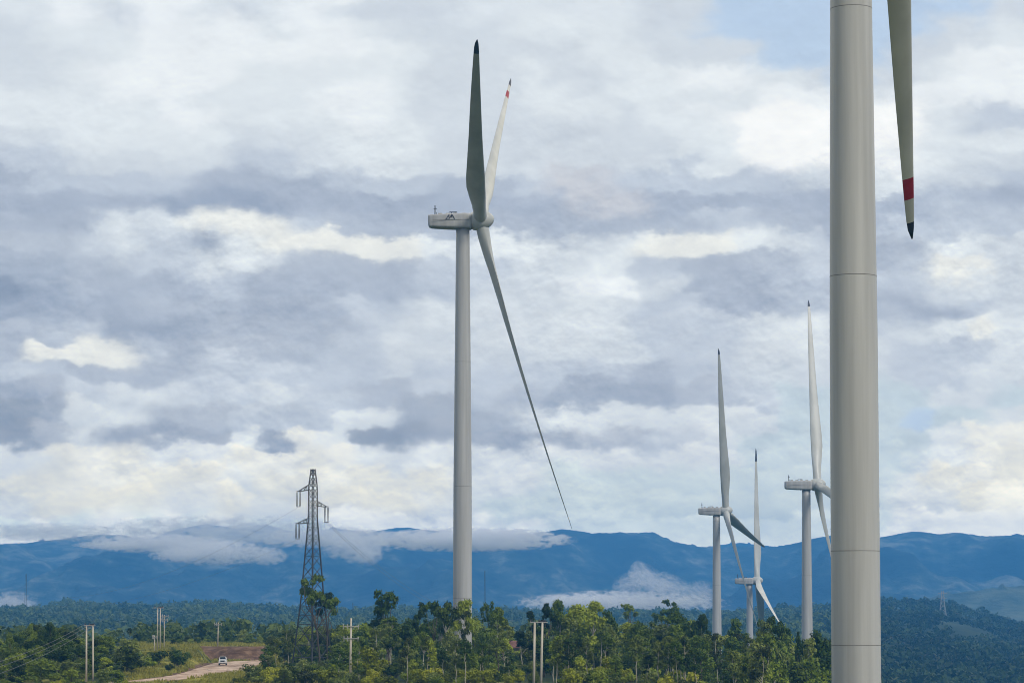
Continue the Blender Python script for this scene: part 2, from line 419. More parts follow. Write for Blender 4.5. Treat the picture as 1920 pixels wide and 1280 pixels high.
q.inp(b.inputs['Base Color'], c)
bn = q.n('ShaderNodeBump'); bn.inputs['Strength'].default_value = .6; bn.inputs['Distance'].default_value = .3; q.inp(bn.inputs['Height'], n2); q.inp(b.inputs['Normal'], bn.outputs[0])
M['ground'] = gm
A_ = 960 + 5000 * X / np.maximum(Y, 60)
rd = road_dist(X, Y)
e_cut = sm(Y, 569, 572) * (1 - sm(Y, 579, 581)) * sm(A_, 366, 384) * (1 - sm(A_, 500, 525))
e_road = 1 - sm(rd, -.5, 1.6)
e_spoil = np.exp(-(((A_ - 470) / 26) ** 2 + ((Y - 500) / 38) ** 2)) * .75
earth_m = np.clip(np.maximum(np.maximum(e_cut, e_road), e_spoil), 0, 1)
grass_m = sm(A_, 246, 275) * (1 - sm(A_, 520, 580)) * sm(Y, 380, 400) * (1 - sm(Y, 590, 640)) * (1 - e_cut) + .55 * (1 - sm(Y, 380, 440)) * sm(Y, 340, 360)
grass_m = np.maximum(grass_m, .6 * (1 - sm(Y, 100, 300)))
col = np.stack([earth_m, np.clip(grass_m, 0, 1), 0 * X, 0 * X + 1], -1).reshape(-1, 4)
tag(link('ground', np_mesh('ground', np.stack([X, Y, Z], -1).reshape(-1, 3), Fq, M['ground'], True, col=col)), 'rolling green ground under the forest and turbines', 'ground', kind='structure')

# dirt road
pts = []
for i in range(len(RP) - 1):
    for t in np.linspace(0, 1, 14, endpoint=False): pts.append(RP[i] * (1 - t) + RP[i + 1] * t)
pts = np.array(pts + [RP[-1]])
for _ in range(30): pts[1:-1] = (pts[:-2] + pts[1:-1] * 2 + pts[2:]) / 4
tan = np.gradient(pts[:, :2], axis=0); tan /= np.linalg.norm(tan, axis=1)[:, None]; nor = np.stack([-tan[:, 1], tan[:, 0]], 1)
cols = np.linspace(-1, 1, 13); RV = []
for i, p in enumerate(pts):
    wob = .8 * (fbm(np.array(i * .21), np.array(3.), 3) - .5)
    for cfr in cols:
        xy = p[:2] + nor[i] * cfr * (p[2] + (wob if abs(cfr) == 1 else 0))
        rut = -.05 * math.exp(-((abs(cfr) - .35) / .1) ** 2) + .03 * math.exp(-(cfr / .15) ** 2)
        RV.append((xy[0], xy[1], -10.9 + rut - (.12 if abs(cfr) == 1 else 0)))
n = len(cols); idx = np.arange(len(RV)).reshape(-1, n)
Fr = np.stack([idx[:-1, :-1], idx[:-1, 1:], idx[1:, 1:], idx[1:, :-1]], -1).reshape(-1, 4)
rm, q, b = mat('road_dirt', (.4, .3, .2), .95, 0, .1)
pos = q.n('ShaderNodeNewGeometry').outputs['Position']
q.inp(b.inputs['Base Color'], q.ramp(q.m('ADD', q.m('MULTIPLY', q.noise(q.vm('MULTIPLY', pos, (1, .3, 1)), .35, 6, .65), .7), q.m('MULTIPLY', q.noise(pos, 2.5, 3, .6), .3)),
      [(.34, (.20, .12, .08)), (.46, (.42, .29, .21)), (.58, (.62, .47, .36)), (.7, (.76, .62, .50))]))
tag(link('road', np_mesh('road', np.array(RV), Fr[:, ::-1], rm, True)), 'pale pinkish dirt road curving past the earth bank', 'road', kind='structure')

# ------------------------------------------------------------------ mountains
def mountain(name, prof, y0, y1, yb, seed, label, cols_, base_el=1145, rough=1.):
    prof = np.array(prof, float)
    ya = np.concatenate([np.linspace(y0, y1, 110), np.linspace(y1, yb, 14)[1:]])
    aa = np.linspace(-1500, 3400, 1300)
    Yg, Ag = np.meshgrid(ya, aa, indexing='ij'); Xg = (Ag - 960) / 5000 * Yg
    crest = (1140 - np.interp(Ag, prof[:, 0], prof[:, 1])) / 5000 * y1
    t = np.clip((Yg - y0) / (y1 - y0), 0, 1)
    sp = fbm(Xg / 420 + seed, Yg / 1500 + seed, 5); sp2 = fbm(Xg / 130 + seed, Yg / 420, 4)
    rid = 1 - np.abs(2 * sp - 1)
    k = np.clip(t + (rid - .72) * .85 * np.sin(np.pi * t) ** .8 * rough + (sp2 - .5) * .16 * np.sin(np.pi * t), 0, 1.0)
    z0 = -75
    Zg = z0 + (crest - z0) * (k ** 1.15)
    Zg = Zg + (fbm(Xg / 40, Yg / 60 + seed, 3) - .5) * 5 * np.sin(np.pi * np.clip(t, 0, 1)) + (vnoise(Xg / 9, Yg / 9) - .5) * 3.0 * sm(t, .9, 1) + sm(vnoise(Xg / 14 + 40, Yg / 200), .62, .95) * fbm(Xg / 120, Yg / 300, 2) * 11 * sm(t, .93, 1)
    back = np.clip((Yg - y1) / (yb - y1), 0, 1); Zg = Zg * (1 - back) + (-75) * back
    n_, m_ = Yg.shape; idx = np.arange(n_ * m_).reshape(n_, m_)
    Fm = np.stack([idx[:-1, :-1], idx[:-1, 1:], idx[1:, 1:], idx[1:, :-1]], -1).reshape(-1, 4)
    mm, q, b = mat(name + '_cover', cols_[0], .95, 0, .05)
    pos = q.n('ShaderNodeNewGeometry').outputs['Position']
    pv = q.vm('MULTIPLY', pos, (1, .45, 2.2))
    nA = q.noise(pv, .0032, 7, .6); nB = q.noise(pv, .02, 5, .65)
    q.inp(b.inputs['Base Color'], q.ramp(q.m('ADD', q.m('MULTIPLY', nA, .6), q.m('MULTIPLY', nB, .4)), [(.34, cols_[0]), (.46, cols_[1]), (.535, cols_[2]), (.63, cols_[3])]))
    bn = q.n('ShaderNodeBump'); bn.inputs['Strength'].default_value = .8; bn.inputs['Distance'].default_value = 14; q.inp(bn.inputs['Height'], nB); q.inp(b.inputs['Normal'], bn.outputs[0])
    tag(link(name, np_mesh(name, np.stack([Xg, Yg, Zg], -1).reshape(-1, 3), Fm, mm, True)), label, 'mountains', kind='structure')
MC = [(.005, .012, .026), (.015, .032, .046), (.05, .08, .085), (.24, .26, .22)]  # forest tones shifted towards blue: distance haze tint put into the colour
mountain('mountains', [(-1500, 1040), (-400, 1030), (0, 1022), (60, 1016), (110, 1011), (160, 1004), (200, 1002), (230, 1004), (300, 1016), (380, 1024), (470, 1022), (560, 1018), (620, 1022),
    (700, 1015), (800, 1016), (900, 1012), (980, 1003), (1030, 996), (1055, 992), (1075, 996), (1110, 1003), (1180, 1002), (1225, 1000), (1245, 1008), (1262, 1015), (1310, 1025), (1350, 1029),
    (1400, 1025), (1430, 1026), (1460, 1026), (1500, 1018), (1560, 1005), (1650, 1010), (1710, 1000), (1735, 1001), (1760, 1004), (1790, 1000), (1840, 1008), (1920, 1003), (2100, 1010), (3400, 1035)],
    4300, 7000, 7900, 3.7, 'long blue wooded mountain ridge across the horizon', MC)
mountain('mountains', [(-1500, 1030), (0, 1035), (250, 1020), (330, 992), (385, 982), (440, 990), (500, 984), (560, 1000), (630, 990), (690, 999), (720, 993), (745, 989), (775, 990), (800, 994), (870, 997),
    (940, 1003), (1000, 1010), (1300, 1030), (1345, 1022), (1385, 1017), (1430, 1022), (1500, 1030), (3400, 1040)],
    7800, 8500, 8900, 11.2, 'farther mountain crest showing above the low cloud', MC, rough=.4)
mountain('hills', [(-1500, 1150), (1500, 1150), (1620, 1140), (1700, 1128), (1790, 1112), (1880, 1100), (1960, 1096), (2200, 1090), (3400, 1090)],
    3300, 4200, 4700, 6.1, 'lower blue hillside with pale fields behind the right-hand valley', [(.02, .04, .03), (.05, .075, .05), (.11, .14, .09), (.2, .22, .15)], rough=.7)
#@@PART2
# ------------------------------------------------------------------ wind turbines
def lathe(mb, prof, n=48, mi=0, cap=True):
    mb.rings([[(r_ * math.cos(2 * math.pi * k / n), r_ * math.sin(2 * math.pi * k / n), z) for k in range(n)] for r_, z in prof], mi, cap)
def turbine(hub, yaw, phase, blades, label, base_z, tilt=7, seams=(), Lb=55.5, logo=False, detail=1, group='white wind turbines'):
    yaw = R(yaw); tilt = R(tilt); hub = Vector(hub)
    nrm = Vector((math.cos(yaw) * math.cos(tilt), -math.sin(yaw) * math.cos(tilt), math.sin(tilt)))
    h = Vector((math.sin(yaw), math.cos(yaw), 0)); u = h.cross(nrm).normalized()
    if u.z < 0: u = -u
    flat = Vector((math.cos(yaw), -math.sin(yaw), 0))
    tc_ = hub - flat * 3.2                                   # tower axis
    base = Vector((tc_.x, tc_.y, base_z))
    root = empty('wind_turbine', base); tag(root, label, 'wind turbine', group)
    def P(v): return Vector(v) - base
    # tower
    top = hub.z - 1.62 - base_z; Hh = top
    mb = MB(); prof = []
    zs = sorted(set([0] + [Hh * i / 40 for i in range(41)]))
    def rad(z):
        s = z / Hh
        return 1.66 - .06 * min(1, s / .42) - (0 if s < .42 else (s - .42) / .58 * .42)
    lathe(mb, [(rad(z), z) for z in zs], 64 if detail else 40)
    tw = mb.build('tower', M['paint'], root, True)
    for z in seams or (Hh * .17, Hh * .42, Hh * .7):
        mb = MB(); lathe(mb, [(rad(z) - .02, z - .03), (rad(z) + .01, z - .018), (rad(z) + .01, z + .018), (rad(z) - .02, z + .03)], 64, 0, False)
        mb.build('flange_seam', M['seam'], tw, True)
    # nacelle: local frame x along the shaft towards the hub
    nz = Matrix((nrm, h, u)).transposed()                    # columns = axes
    def N(x, y, z): return P(hub + nrm * x + h * y + u * z)
    mb = MB(); rings = []
    fl = Matrix((flat, h, Vector((0, 0, 1)))).transposed()
    def NF(x, y, z): return P(hub + flat * x + h * y + Vector((0, 0, z)))
    secs = [(-9.25, 1.0, -.55, .95), (-9.15, 1.3, -.92, 1.12), (-8.7, 1.5, -1.08, 1.16), (-6.0, 1.72, -1.28, 1.22), (-3.0, 1.8, -1.42, 1.28), (-1.9, 1.75, -1.42, 1.26), (-1.6, 1.5, -1.25, 1.1)]
    K = 32
    for x, wy, zb, zt in secs:
        ring = []
        for k in range(K):
            t = 2 * math.pi * k / K; cx = math.cos(t); sx = math.sin(t); e = .26
            yy = math.copysign(abs(cx) ** e, cx) * wy; zz = math.copysign(abs(sx) ** e, sx)
            zz = zt * zz if zz > 0 else -zb * zz
            ring.append(NF(x, yy, zz - .12 + x * .012))
        rings.append(ring)
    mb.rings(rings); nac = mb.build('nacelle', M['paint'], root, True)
    mb = MB(); mb.box((0, 0, 0), (6.4, .06, .05))
    ln = mb.build('panel_line', M['seam'], nac); ln.matrix_local = Matrix.Translation(NF(-5.2, -1.785, -.12)) @ fl.to_4x4()
    for dx_ in (-2.6, -1.2, .1, 1.6):
        mb = MB(); mb.box((dx_, .3 * math.sin(dx_ * 9), 0), (.7, 1.0, .24))
        rv = mb.build('roof_hatch', M['steel_pale'], nac); rv.matrix_local = Matrix.Translation(NF(-4.6, 0, 1.18)) @ fl.to_4x4()
    mb = MB(); mb.box((-.3, 0, .28), (1.3, .5, .1)); mb.box((-.6, 0, .16), (.1, .1, .3)); mb.box((.1, 0, .16), (.1, .1, .3))
    rv = mb.build('roof_vent', M['steel'], nac); rv.matrix_local = Matrix.Translation(NF(-4.6, 0, 1.18)) @ fl.to_4x4()
    mb = MB(); mb.tube([(0, 0, -.3), (0, 0, 1.7)], .09, 8); mb.tube([(-.25, 0, 1.1), (.35, 0, 1.1)], .05, 6); mb.tube([(.3, 0, -.3), (.25, 0, .5)], .05, 6)
    ms_ = mb.build('wind_mast', M['steel'], nac); ms_.matrix_local = Matrix.Translation(NF(-8.1, 0, .95)) @ fl.to_4x4()
    if logo:
        mb = MB()
        def stroke(a, b, t=.13):
            a = Vector((a[0], 0, a[1])); b = Vector((b[0], 0, b[1])); d = (b - a).normalized(); s_ = Vector((-d.z, 0, d.x)) * t / 2
            vs = [a - s_, b - s_, b + s_, a + s_]
            mb.add([v + Vector((0, .0, 0)) for v in vs] + [v + Vector((0, -.02, 0)) for v in vs], [(0, 1, 2, 3), (7, 6, 5, 4), (0, 4, 5, 1), (1, 5, 6, 2), (2, 6, 7, 3), (3, 7, 4, 0)])
        stroke((-.72, -.42), (-.2, .40), .13); stroke((-.16, .38), (-.22, -.02), .10); stroke((-.22, -.36), (.3, .42), .14); stroke((.32, .40), (.22, -.1), .10); stroke((.36, .36), (.8, -.42), .13); stroke((-.9, -.42), (-.2, -.42), .08)
        lg = mb.build('logo', M['dark'], nac); lg.matrix_local = Matrix.Translation(NF(-5.3, -1.80, .38)) @ fl.to_4x4()
    # hub / spinner
    mb = MB(); rings = []
    for x, r_ in [(-1.75, 1.1), (-1.6, 1.55), (-.9, 1.72), (0, 1.75), (.9, 1.6), (1.5, 1.25), (2.0, .8), (2.25, .38), (2.32, .05)]:
        rings.append([N(x, r_ * math.cos(2 * math.pi * k / 36), r_ * math.sin(2 * math.pi * k / 36)) for k in range(36)])
    mb.rings(rings); mb.build('hub', M['blade'], root, True)
    mb = MB(); rings = [[N(x, r_ * math.cos(2 * math.pi * k / 36), r_ * math.sin(2 * math.pi * k / 36)) for k in range(36)] for x, r_ in ((-1.83, 1.2), (-1.80, 1.42), (-1.70, 1.42), (-1.66, 1.2))]
    mb.rings(rings); mb.build('hub_gap', M['seam'], root, True)
    # blades
    CH = [(0, 2.35), (.05, 2.35), (.09, 2.45), (.14, 2.9), (.20, 3.3), (.26, 3.3), (.36, 2.85), (.5, 2.3), (.62, 1.95), (.72, 1.65), (.82, 1.3), (.9, 1.02), (.96, .78), (.985, .55), (1, .12)]
    TK = [(0, 2.35), (.05, 2.3), (.10, 1.9), (.16, 1.35), (.25, .95), (.4, .62), (.6, .36), (.8, .2), (1, .06)]
    for kb, B in enumerate(blades):
        ph = R(phase) + kb * 2 * math.pi / 3
        r_ = (math.cos(ph) * u + math.sin(ph) * h); tng = (-math.sin(ph) * u + math.cos(ph) * h)
        L = B.get('L', Lb); c_ = B['c']; beta0 = R(B['pitch']); tw_ = R(B.get('twist', 10)); side = B.get('side', 1); pb = B.get('power', 1.15)
        mb = MB(); rings = []; n = 28; zz = []
        st = sorted(set(list(np.linspace(0, 1, 56)) + [v for v in B.get('bands', ()) if v < 1]))
        for s in st:
            if s < .018: s_ = .018
            else: s_ = s
            ch = np.interp(s_, [a for a, _ in CH], [b_ for _, b_ in CH]) * B.get('wide', 1) ** (1 if s_ > .1 else 0)
            th = min(ch, np.interp(s_, [a for a, _ in TK], [b_ for _, b_ in TK]))
            beta = beta0 + tw_ * (1 - s_) ** 2
            ce = math.cos(beta) * tng + math.sin(beta) * nrm * side; ct = r_.cross(ce).normalized()
            cen = hub + r_ * (L * s_) + nrm * (c_ * s_ ** pb)
            off = .5 - .17 * min(1, s_ / .2)               # pitch axis position on the chord
            rnd = max(0, 1 - s_ / .12)
            ring = []
            for k in range(n):
                t = 2 * math.pi * k / n
                xc = .5 * (1 - math.cos(t))                # 0 = leading edge
                af = (1 - rnd) * 2.6 * (xc ** .5) * (1 - xc) ** .85 * .5 * .97 + rnd * abs(math.sin(t)) * .5
                if t > math.pi: af = -af * (1 - .25 * (1 - rnd))
                ring.append(P(cen + ce * (xc - off) * ch + ct * af * th))
            rings.append(ring)
        mb.rings(rings)
        bands = B.get('bands')
        o = mb.mesh('blade', [M['blade'], M['red'], M['dark']], True)
        if bands:
            mi = []
            for fi, fc in enumerate(mb.f):
                i = min(fc) // n
                sm_ = (st[min(i, len(st) - 1)] + st[min(i + 1, len(st) - 1)]) / 2 if len(fc) == 4 else (0 if i == 0 else 1)
                mi.append(1 if bands[0] < sm_ < bands[1] else (2 if sm_ > bands[2] else 0))
            o.polygons.foreach_set('material_index', mi)
        bo = bpy.data.objects.new('blade', o); C.objects.link(bo); bo.parent = root
    # door on the tower base, facing the track
    mb = MB(); mb.box((0, 0, 0), (.95, .08, 2.1)); d = mb.build('door', M['steel_pale'], root); d.location = (0, -1.655, 2.4)
    mb = MB()
    for i in range(8): mb.box((0, -1.75 - i * .26, 1.3 - i * .17), (1.1, .3, .05))
    mb.build('steps', M['steel_pale'], root)
    return root
BD = (.925, .948, .973)
def ss(lst, py, d=178): return lst
T0z = -9.6
turbine((26.1, 178.1, 68.0), -2.1, 13.7,
        [dict(c=6.9, pitch=70), dict(c=3.75, pitch=72, side=-1, twist=8, wide=.98, bands=(.885, .924, .968)), dict(c=7, pitch=70)],
        'huge pale turbine tower nearest the camera with one red-banded blade hanging beside it', float(H(23, 178)) - .3,
        seams=[zline(p, 178) - (float(H(23, 178)) - .3) for p in (10, 518, 1033, 1208)])
turbine((-5.42, 464.2, 67.85), 2.8, 52.3,
        [dict(c=7.2, pitch=30, L=53.9, side=1, wide=.8, bands=(.86, .905, .95)), dict(c=9.0, pitch=9, twist=9, L=55.9, power=1.25), dict(c=5.0, pitch=78, L=54.5, side=-1, twist=4, bands=(2, 2.1, .93))],
        'tall grey turbine in the middle of the view with a dark mark on its nacelle', float(H(-8, 464)) - .3, logo=True)
turbine((72.15, 899.3, 32.86), 9.5, -17.4,
        [dict(c=5.7, pitch=74, side=1, bands=(2, 2.1, .965)), dict(c=7.8, pitch=60, side=-1), dict(c=8.6, pitch=10, side=1)],
        'distant turbine with a dark green underside blade swung towards the viewer', -47)
turbine((100.85, 1097.5, 11.38), 5.0, 10.0,
        [dict(c=6.4, pitch=55, bands=(2, 2.1, .9)), dict(c=-1.8, pitch=60, side=1), dict(c=6.8, pitch=50, side=-1)],
        'smallest and farthest turbine, bright white, with its hub below the ridge line', -69)
turbine((85.8, 748.0, 34.68), 1.0, 15.8,
        [dict(c=5.7, pitch=76, side=1, bands=(2, 2.1, .965)), dict(c=7.6, pitch=14, side=-1), dict(c=7.0, pitch=8, twist=4, wide=.8)],
        'mid-distance turbine half hidden by the nearest tower, its rotor touching it', -46)

# ------------------------------------------------------------------ lattice pylon and power lines
def bar(mb, a, b, t=.09):
    mb.tube([a, b], t * .66, 4, 0, False)
pyd = 488.0; pyx = xline(586.5, pyd); pz = float(H(pyx, pyd)) - .2
def pyl():
    ztop = zline(880, pyd) - pz; root = empty('lattice_pylon', (pyx, pyd, pz))
    tag(root, 'tall steel lattice power pylon with three side arms standing in the trees', 'pylon')
    prof = [(0, 3.75), (zline(1130, pyd) - pz, 2.15), (zline(978, pyd) - pz, .86), (zline(910, pyd) - pz, .78), (ztop - .6, .45), (ztop, .40)]
    def hr(z): return float(np.interp(z, [p[0] for p in prof], [p[1] for p in prof]))
    def corner(k, z):
        a = math.pi / 2 * k + .06; return Vector((hr(z) * math.cos(a), hr(z) * math.sin(a), z))
    zs = [0, 4.6, 8.4, 11.6, 14.4, 16.9, 19.0, 20.9, 22.5, 23.9, 25.1, 26.2, 27.2]
    zA = zline(978, pyd) - pz; zs = [z * zA / 27.2 for z in zs]
    z = zA
    while z < ztop - .9: z += 1.02; zs.append(min(z, ztop))
    if zs[-1] < ztop: zs.append(ztop)
    for k in range(4):
        mb = MB()
        for i in range(len(zs) - 1): bar(mb, corner(k, zs[i]), corner(k, zs[i + 1]), .2 if zs[i] < zA else .14)
        mb.build('leg', M['steel'], root)
    mb = MB()
    for i in range(len(zs) - 1):
        for k in range(4):
            a, b_ = corner(k, zs[i]), corner(k, zs[i + 1]); c_, d_ = corner(k + 1, zs[i]), corner(k + 1, zs[i + 1])
            bar(mb, a, d_, .10); bar(mb, c_, b_, .10)
            if i % 2 == 0 or i < 3: bar(mb, b_, d_, .09)
            if i < 4:                                       # secondary bracing low down
                x_ = (a + d_) / 2 + Vector((0, 0, 0)); x_ = (a + b_ + c_ + d_) / 4
                bar(mb, (a + b_) / 2, x_, .07); bar(mb, (c_ + d_) / 2, x_, .07)
    mb.build('bracing', M['steel'], root)
    tips = []
    for side, py_at, py_tip, xt in ((-1, 914, 921, 559.5), (1, 944, 950, 612), (-1, 976, 981, 558)):
        za = zline(py_at, pyd) - pz; zt = zline(py_tip, pyd) - pz; tip = Vector((xline(xt, pyd) - pyx, 0, zt))
        mb = MB()
        for yy in (-.5, .5):
            a = Vector((side * .6, yy * .8, za + .55)); b_ = Vector((side * .62, yy * .8, za - .45))
            bar(mb, a, tip, .11); bar(mb, b_, tip + Vector((0, 0, -.12)), .11)
            for q_ in (.25, .5, .75): bar(mb, a.lerp(tip, q_), b_.lerp(tip, q_), .07)
            bar(mb, a.lerp(tip, .25), b_.lerp(tip, .5), .06); bar(mb, b_.lerp(tip, .25), a.lerp(tip, .25), .06)
        mb.build('side_arm', M['steel'], root)
        mb = MB()
        for xo in (-.28, .28):
            for q_ in range(13):
                zc = tip.z - .3 - q_ * .19
                lathe_pts = [(.07, zc + .07), (.2, zc), (.07, zc - .07)]
                mb.rings([[(tip.x + xo + r_ * math.cos(2 * math.pi * k / 8), r_ * math.sin(2 * math.pi * k / 8), z_) for k in range(8)] for r_, z_ in lathe_pts])
            mb.tube([(tip.x + xo, 0, tip.z), (tip.x + xo, 0, tip.z - 2.8)], .07, 6)
        mb.box((tip.x, 0, tip.z - 2.85), (.8, .12, .12)); mb.box((tip.x, 0, tip.z), (.7, .1, .1))
        mb.build('insulator_string', M['insul'], root)
        tips.append(Vector((pyx, pyd, pz)) + tip + Vector((0, 0, -2.95)))
    return tips
TIPS = pyl()
def wire(a, b_, sag, label, r_=.03, group='power line conductors'):
    a = Vector(a); b_ = Vector(b_); pts = []
    for i in range(25):
        t = i / 24; p = a.lerp(b_, t); p.z -= sag * 4 * t * (1 - t); pts.append(p)
    mb = MB(); mb.tube(pts, r_, 5); o = mb.build('power_line', M['wire'], None); tag(o, label, 'power line', group)
wire(TIPS[1], (xline(960, 760), 760, zline(1165, 760)), 6, 'faint power line running right from the pylon middle arm', .02)
wire(TIPS[1] + Vector((.35, 0, 0)), (xline(975, 760), 760, zline(1160, 760)), 6, 'second faint power line running right beside the first from the middle arm', .018)
wire(TIPS[0], (xline(120, 900), 900, zline(1120, 900)), 4, 'faint power line leaving the pylon top arm towards the left', .016)
wire(TIPS[2], (xline(100, 900), 900, zline(1135, 900)), 4, 'faint power line leaving the lowest pylon arm towards the left', .014)

for k_, (ax, rx_, ry) in enumerate(((160.5, -90, 1262), (170, -70, 1268), (179.5, -50, 1278))):
    wire((xline(ax, 384), 384, zline(1169.5, 384)), (xline(rx_, 262), 262, zline(ry, 262)), .8, ['power line', 'middle power line', 'lower right power line'][k_] + ' dropping to the left edge from the twin poles at left', .022)
# far masts
def mast(px, pt, pb_, d, label, wdt=.5, guy=False):
    x = xline(px, d); z0 = zline(pb_, d); z1 = zline(pt, d); root = empty('lattice_mast', (x, d, z0)); tag(root, label, 'mast', 'thin masts far away')
    mb = MB(); hh = z1 - z0
    for sx, sy in ((-1, -1), (1, -1), (0, 1)):
        mb.tube([(sx * wdt, sy * wdt, 0), (sx * wdt * .5, sy * wdt * .5, hh)], .1, 4)
    mb.build('mast_legs', M['steel'], root); mb = MB(); n = int(hh / 2)
    for i in range(n):
        a = i / n * hh; b2 = (i + 1) / n * hh; k1 = wdt * (1 - .5 * a / hh); k2 = wdt * (1 - .5 * b2 / hh)
        mb.tube([(-k1, -k1, a), (k2, -k2, b2)], .06, 4); mb.tube([(k1, -k1, a), (0, k2, b2)], .06, 4)
    mb.build('bracing', M['steel'], root)
mast(50, 1076, 1145, 2300, 'hazy blue mast rising from the far wooded ridge at the left edge', 1.1)
mast(909, 1070, 1155, 2200, 'thin dark mast against the blue mountain right of the central turbine', .7)
mast(662, 1129, 1155, 2300, 'short faint mast on the far ridge between pylon and central turbine', .7)
def far_pylon(px, pt, pb_, d):
    x = xline(px, d); z0 = zline(pb_, d); hh = zline(pt, d) - z0; root = empty('lattice_pylon', (x, d, z0))
    tag(root, 'small hazy pylon on the right-hand wooded ridge beyond the nearest tower', 'pylon')
    for sx in (-1, 1):
        for sy in (-1, 1):
            mb = MB(); mb.tube([(sx * 3, sy * 3, 0), (sx * 1.6, sy * 1.6, hh * .5), (sx * .9, sy * .9, hh)], .22, 4); mb.build('leg', M['steel_pale'], root)
    mb = MB()
    for i in range(6):
        a, b2 = hh * i / 6, hh * (i + 1) / 6; k1 = 3 - 2.1 * i / 6; k2 = 3 - 2.1 * (i + 1) / 6
        mb.tube([(-k1, -k1, a), (k2, -k2, b2)], .12, 4); mb.tube([(k1, -k1, a), (-k2, -k2, b2)], .12, 4)
    mb.build('bracing', M['steel_pale'], root)
    mb = MB()
    for z_ in (.72, .9): mb.tube([(-4, 0, hh * z_), (4, 0, hh * z_)], .18, 4)
    mb.build('cross_arm', M['steel_pale'], root)
far_pylon(1766, 1107, 1156, 2450)

# ------------------------------------------------------------------ distribution poles
def insul(mb, x, y, z, up=True):
    mb.rings([[(x + r_ * math.cos(2 * math.pi * k / 8), y + r_ * math.sin(2 * math.pi * k / 8), z + zz) for k in range(8)] for r_, zz in ((.03, 0), (.1, .05), (.06, .12), (.1, .17), (.05, .26), (.02, .3))])
def hpole(px1, px2, py_top, d, bar_px, label, r_=.15, lean=0, group='twin-pole power supports'):
    x1, x2 = xline(px1, d), xline(px2, d); xc = (x1 + x2) / 2; g0 = float(H(xc, d)); zt = zline(py_top, d)
    root = empty('twin_pole', (xc, d, g0)); tag(root, label, 'power pole', group)
    for i, x in enumerate((x1, x2)):
        mb = MB(); mb.tube([(x - xc - lean * (1 if i else .6), 0, -.5), (x - xc, 0, zt - g0)], [r_ * 1.15, r_ * .85], 12); mb.build('pole', M['pole'], root, True)
    mb = MB(); bl, br = xline(bar_px[0], d) - xc, xline(bar_px[1], d) - xc
    mb.box(((bl + br) / 2, 0, zt - g0 + .02), (br - bl, .24, .14)); mb.build('cross_bar', M['steel_pale'], root)
    for t in (.08, .5, .85):
        mb = MB(); insul(mb, bl + (br - bl) * t, 0, zt - g0 + .09); mb.build('insulator', M['insul'], root, True)
    mb = MB(); mb.box(((bl + br) / 2 + .3, 0, zt - g0 + .17), ((br - bl) * .35, .22, .16)); mb.build('switch_box', M['insul'], root)
hpole(1002.5, 1017, 1166, 350, (994, 1027), 'pale twin pole frame with a flat white crossbar in front of the forest', .16, .25)
hpole(164, 176, 1172, 384, (160, 180), 'twin pale poles with a top bar beside the dark leafy mound at left', .13, -.1)
hpole(297, 302, 1139, 530, (289, 309), 'tall twin poles with crossbar at the centre of the pole cluster on the grass', .11)
def spole(px, py_top, d, arms, label, r_=.14, lean=0, group='single power poles'):
    x = xline(px, d); g0 = float(H(x, d)); zt = zline(py_top, d); root = empty('power_pole', (x, d, g0)); tag(root, label, 'power pole', group)
    mb = MB(); mb.tube([(-lean, 0, -.5), (0, 0, zt - g0)], [r_ * 1.25, r_ * .7], 12); mb.build('pole', M['pole'], root, True)
    for py_a, wd in arms:
        z = zline(py_a, d) - g0; mb = MB(); mb.box((0, -.16, z), (wd, .12, .13)); arm = mb.build('cross_arm', M['steel_pale'], root)
        for t in (-.47, -.22, .47):
            mb = MB(); insul(mb, wd * t, -.16, z - .02 if t > 0 else z + .06); mb.box((wd * t, -.16, z - .22), (.1, .08, .34)); mb.build('insulator', M['steel_pale'], root)
        mb = MB(); mb.tube([(-wd * .3, -.16, z), (0, -.1, z - .5)], .03, 5); mb.tube([(wd * .3, -.16, z), (0, -.1, z - .5)], .03, 5); mb.build('brace', M['steel_pale'], root)
spole(659, 1158, 392, [(1173.5, 2.35), (1196, 2.2)], 'pale power pole with two crossarms right of the lattice pylon', .17, .12)
spole(410.5, 1166, 580, [(1169, 1.6)], 'single pale pole standing on the bank above the white pickup', .12, .1)
spole(291.5, 1190, 520, [(1193, .9)], 'shortest bright pole at the left of the pole cluster on the grass', .12)
spole(309.5, 1152, 545, [(1154, 1.7), (1161, 1.4)], 'dim pole with two crossarms at the right of the pole cluster', .1)

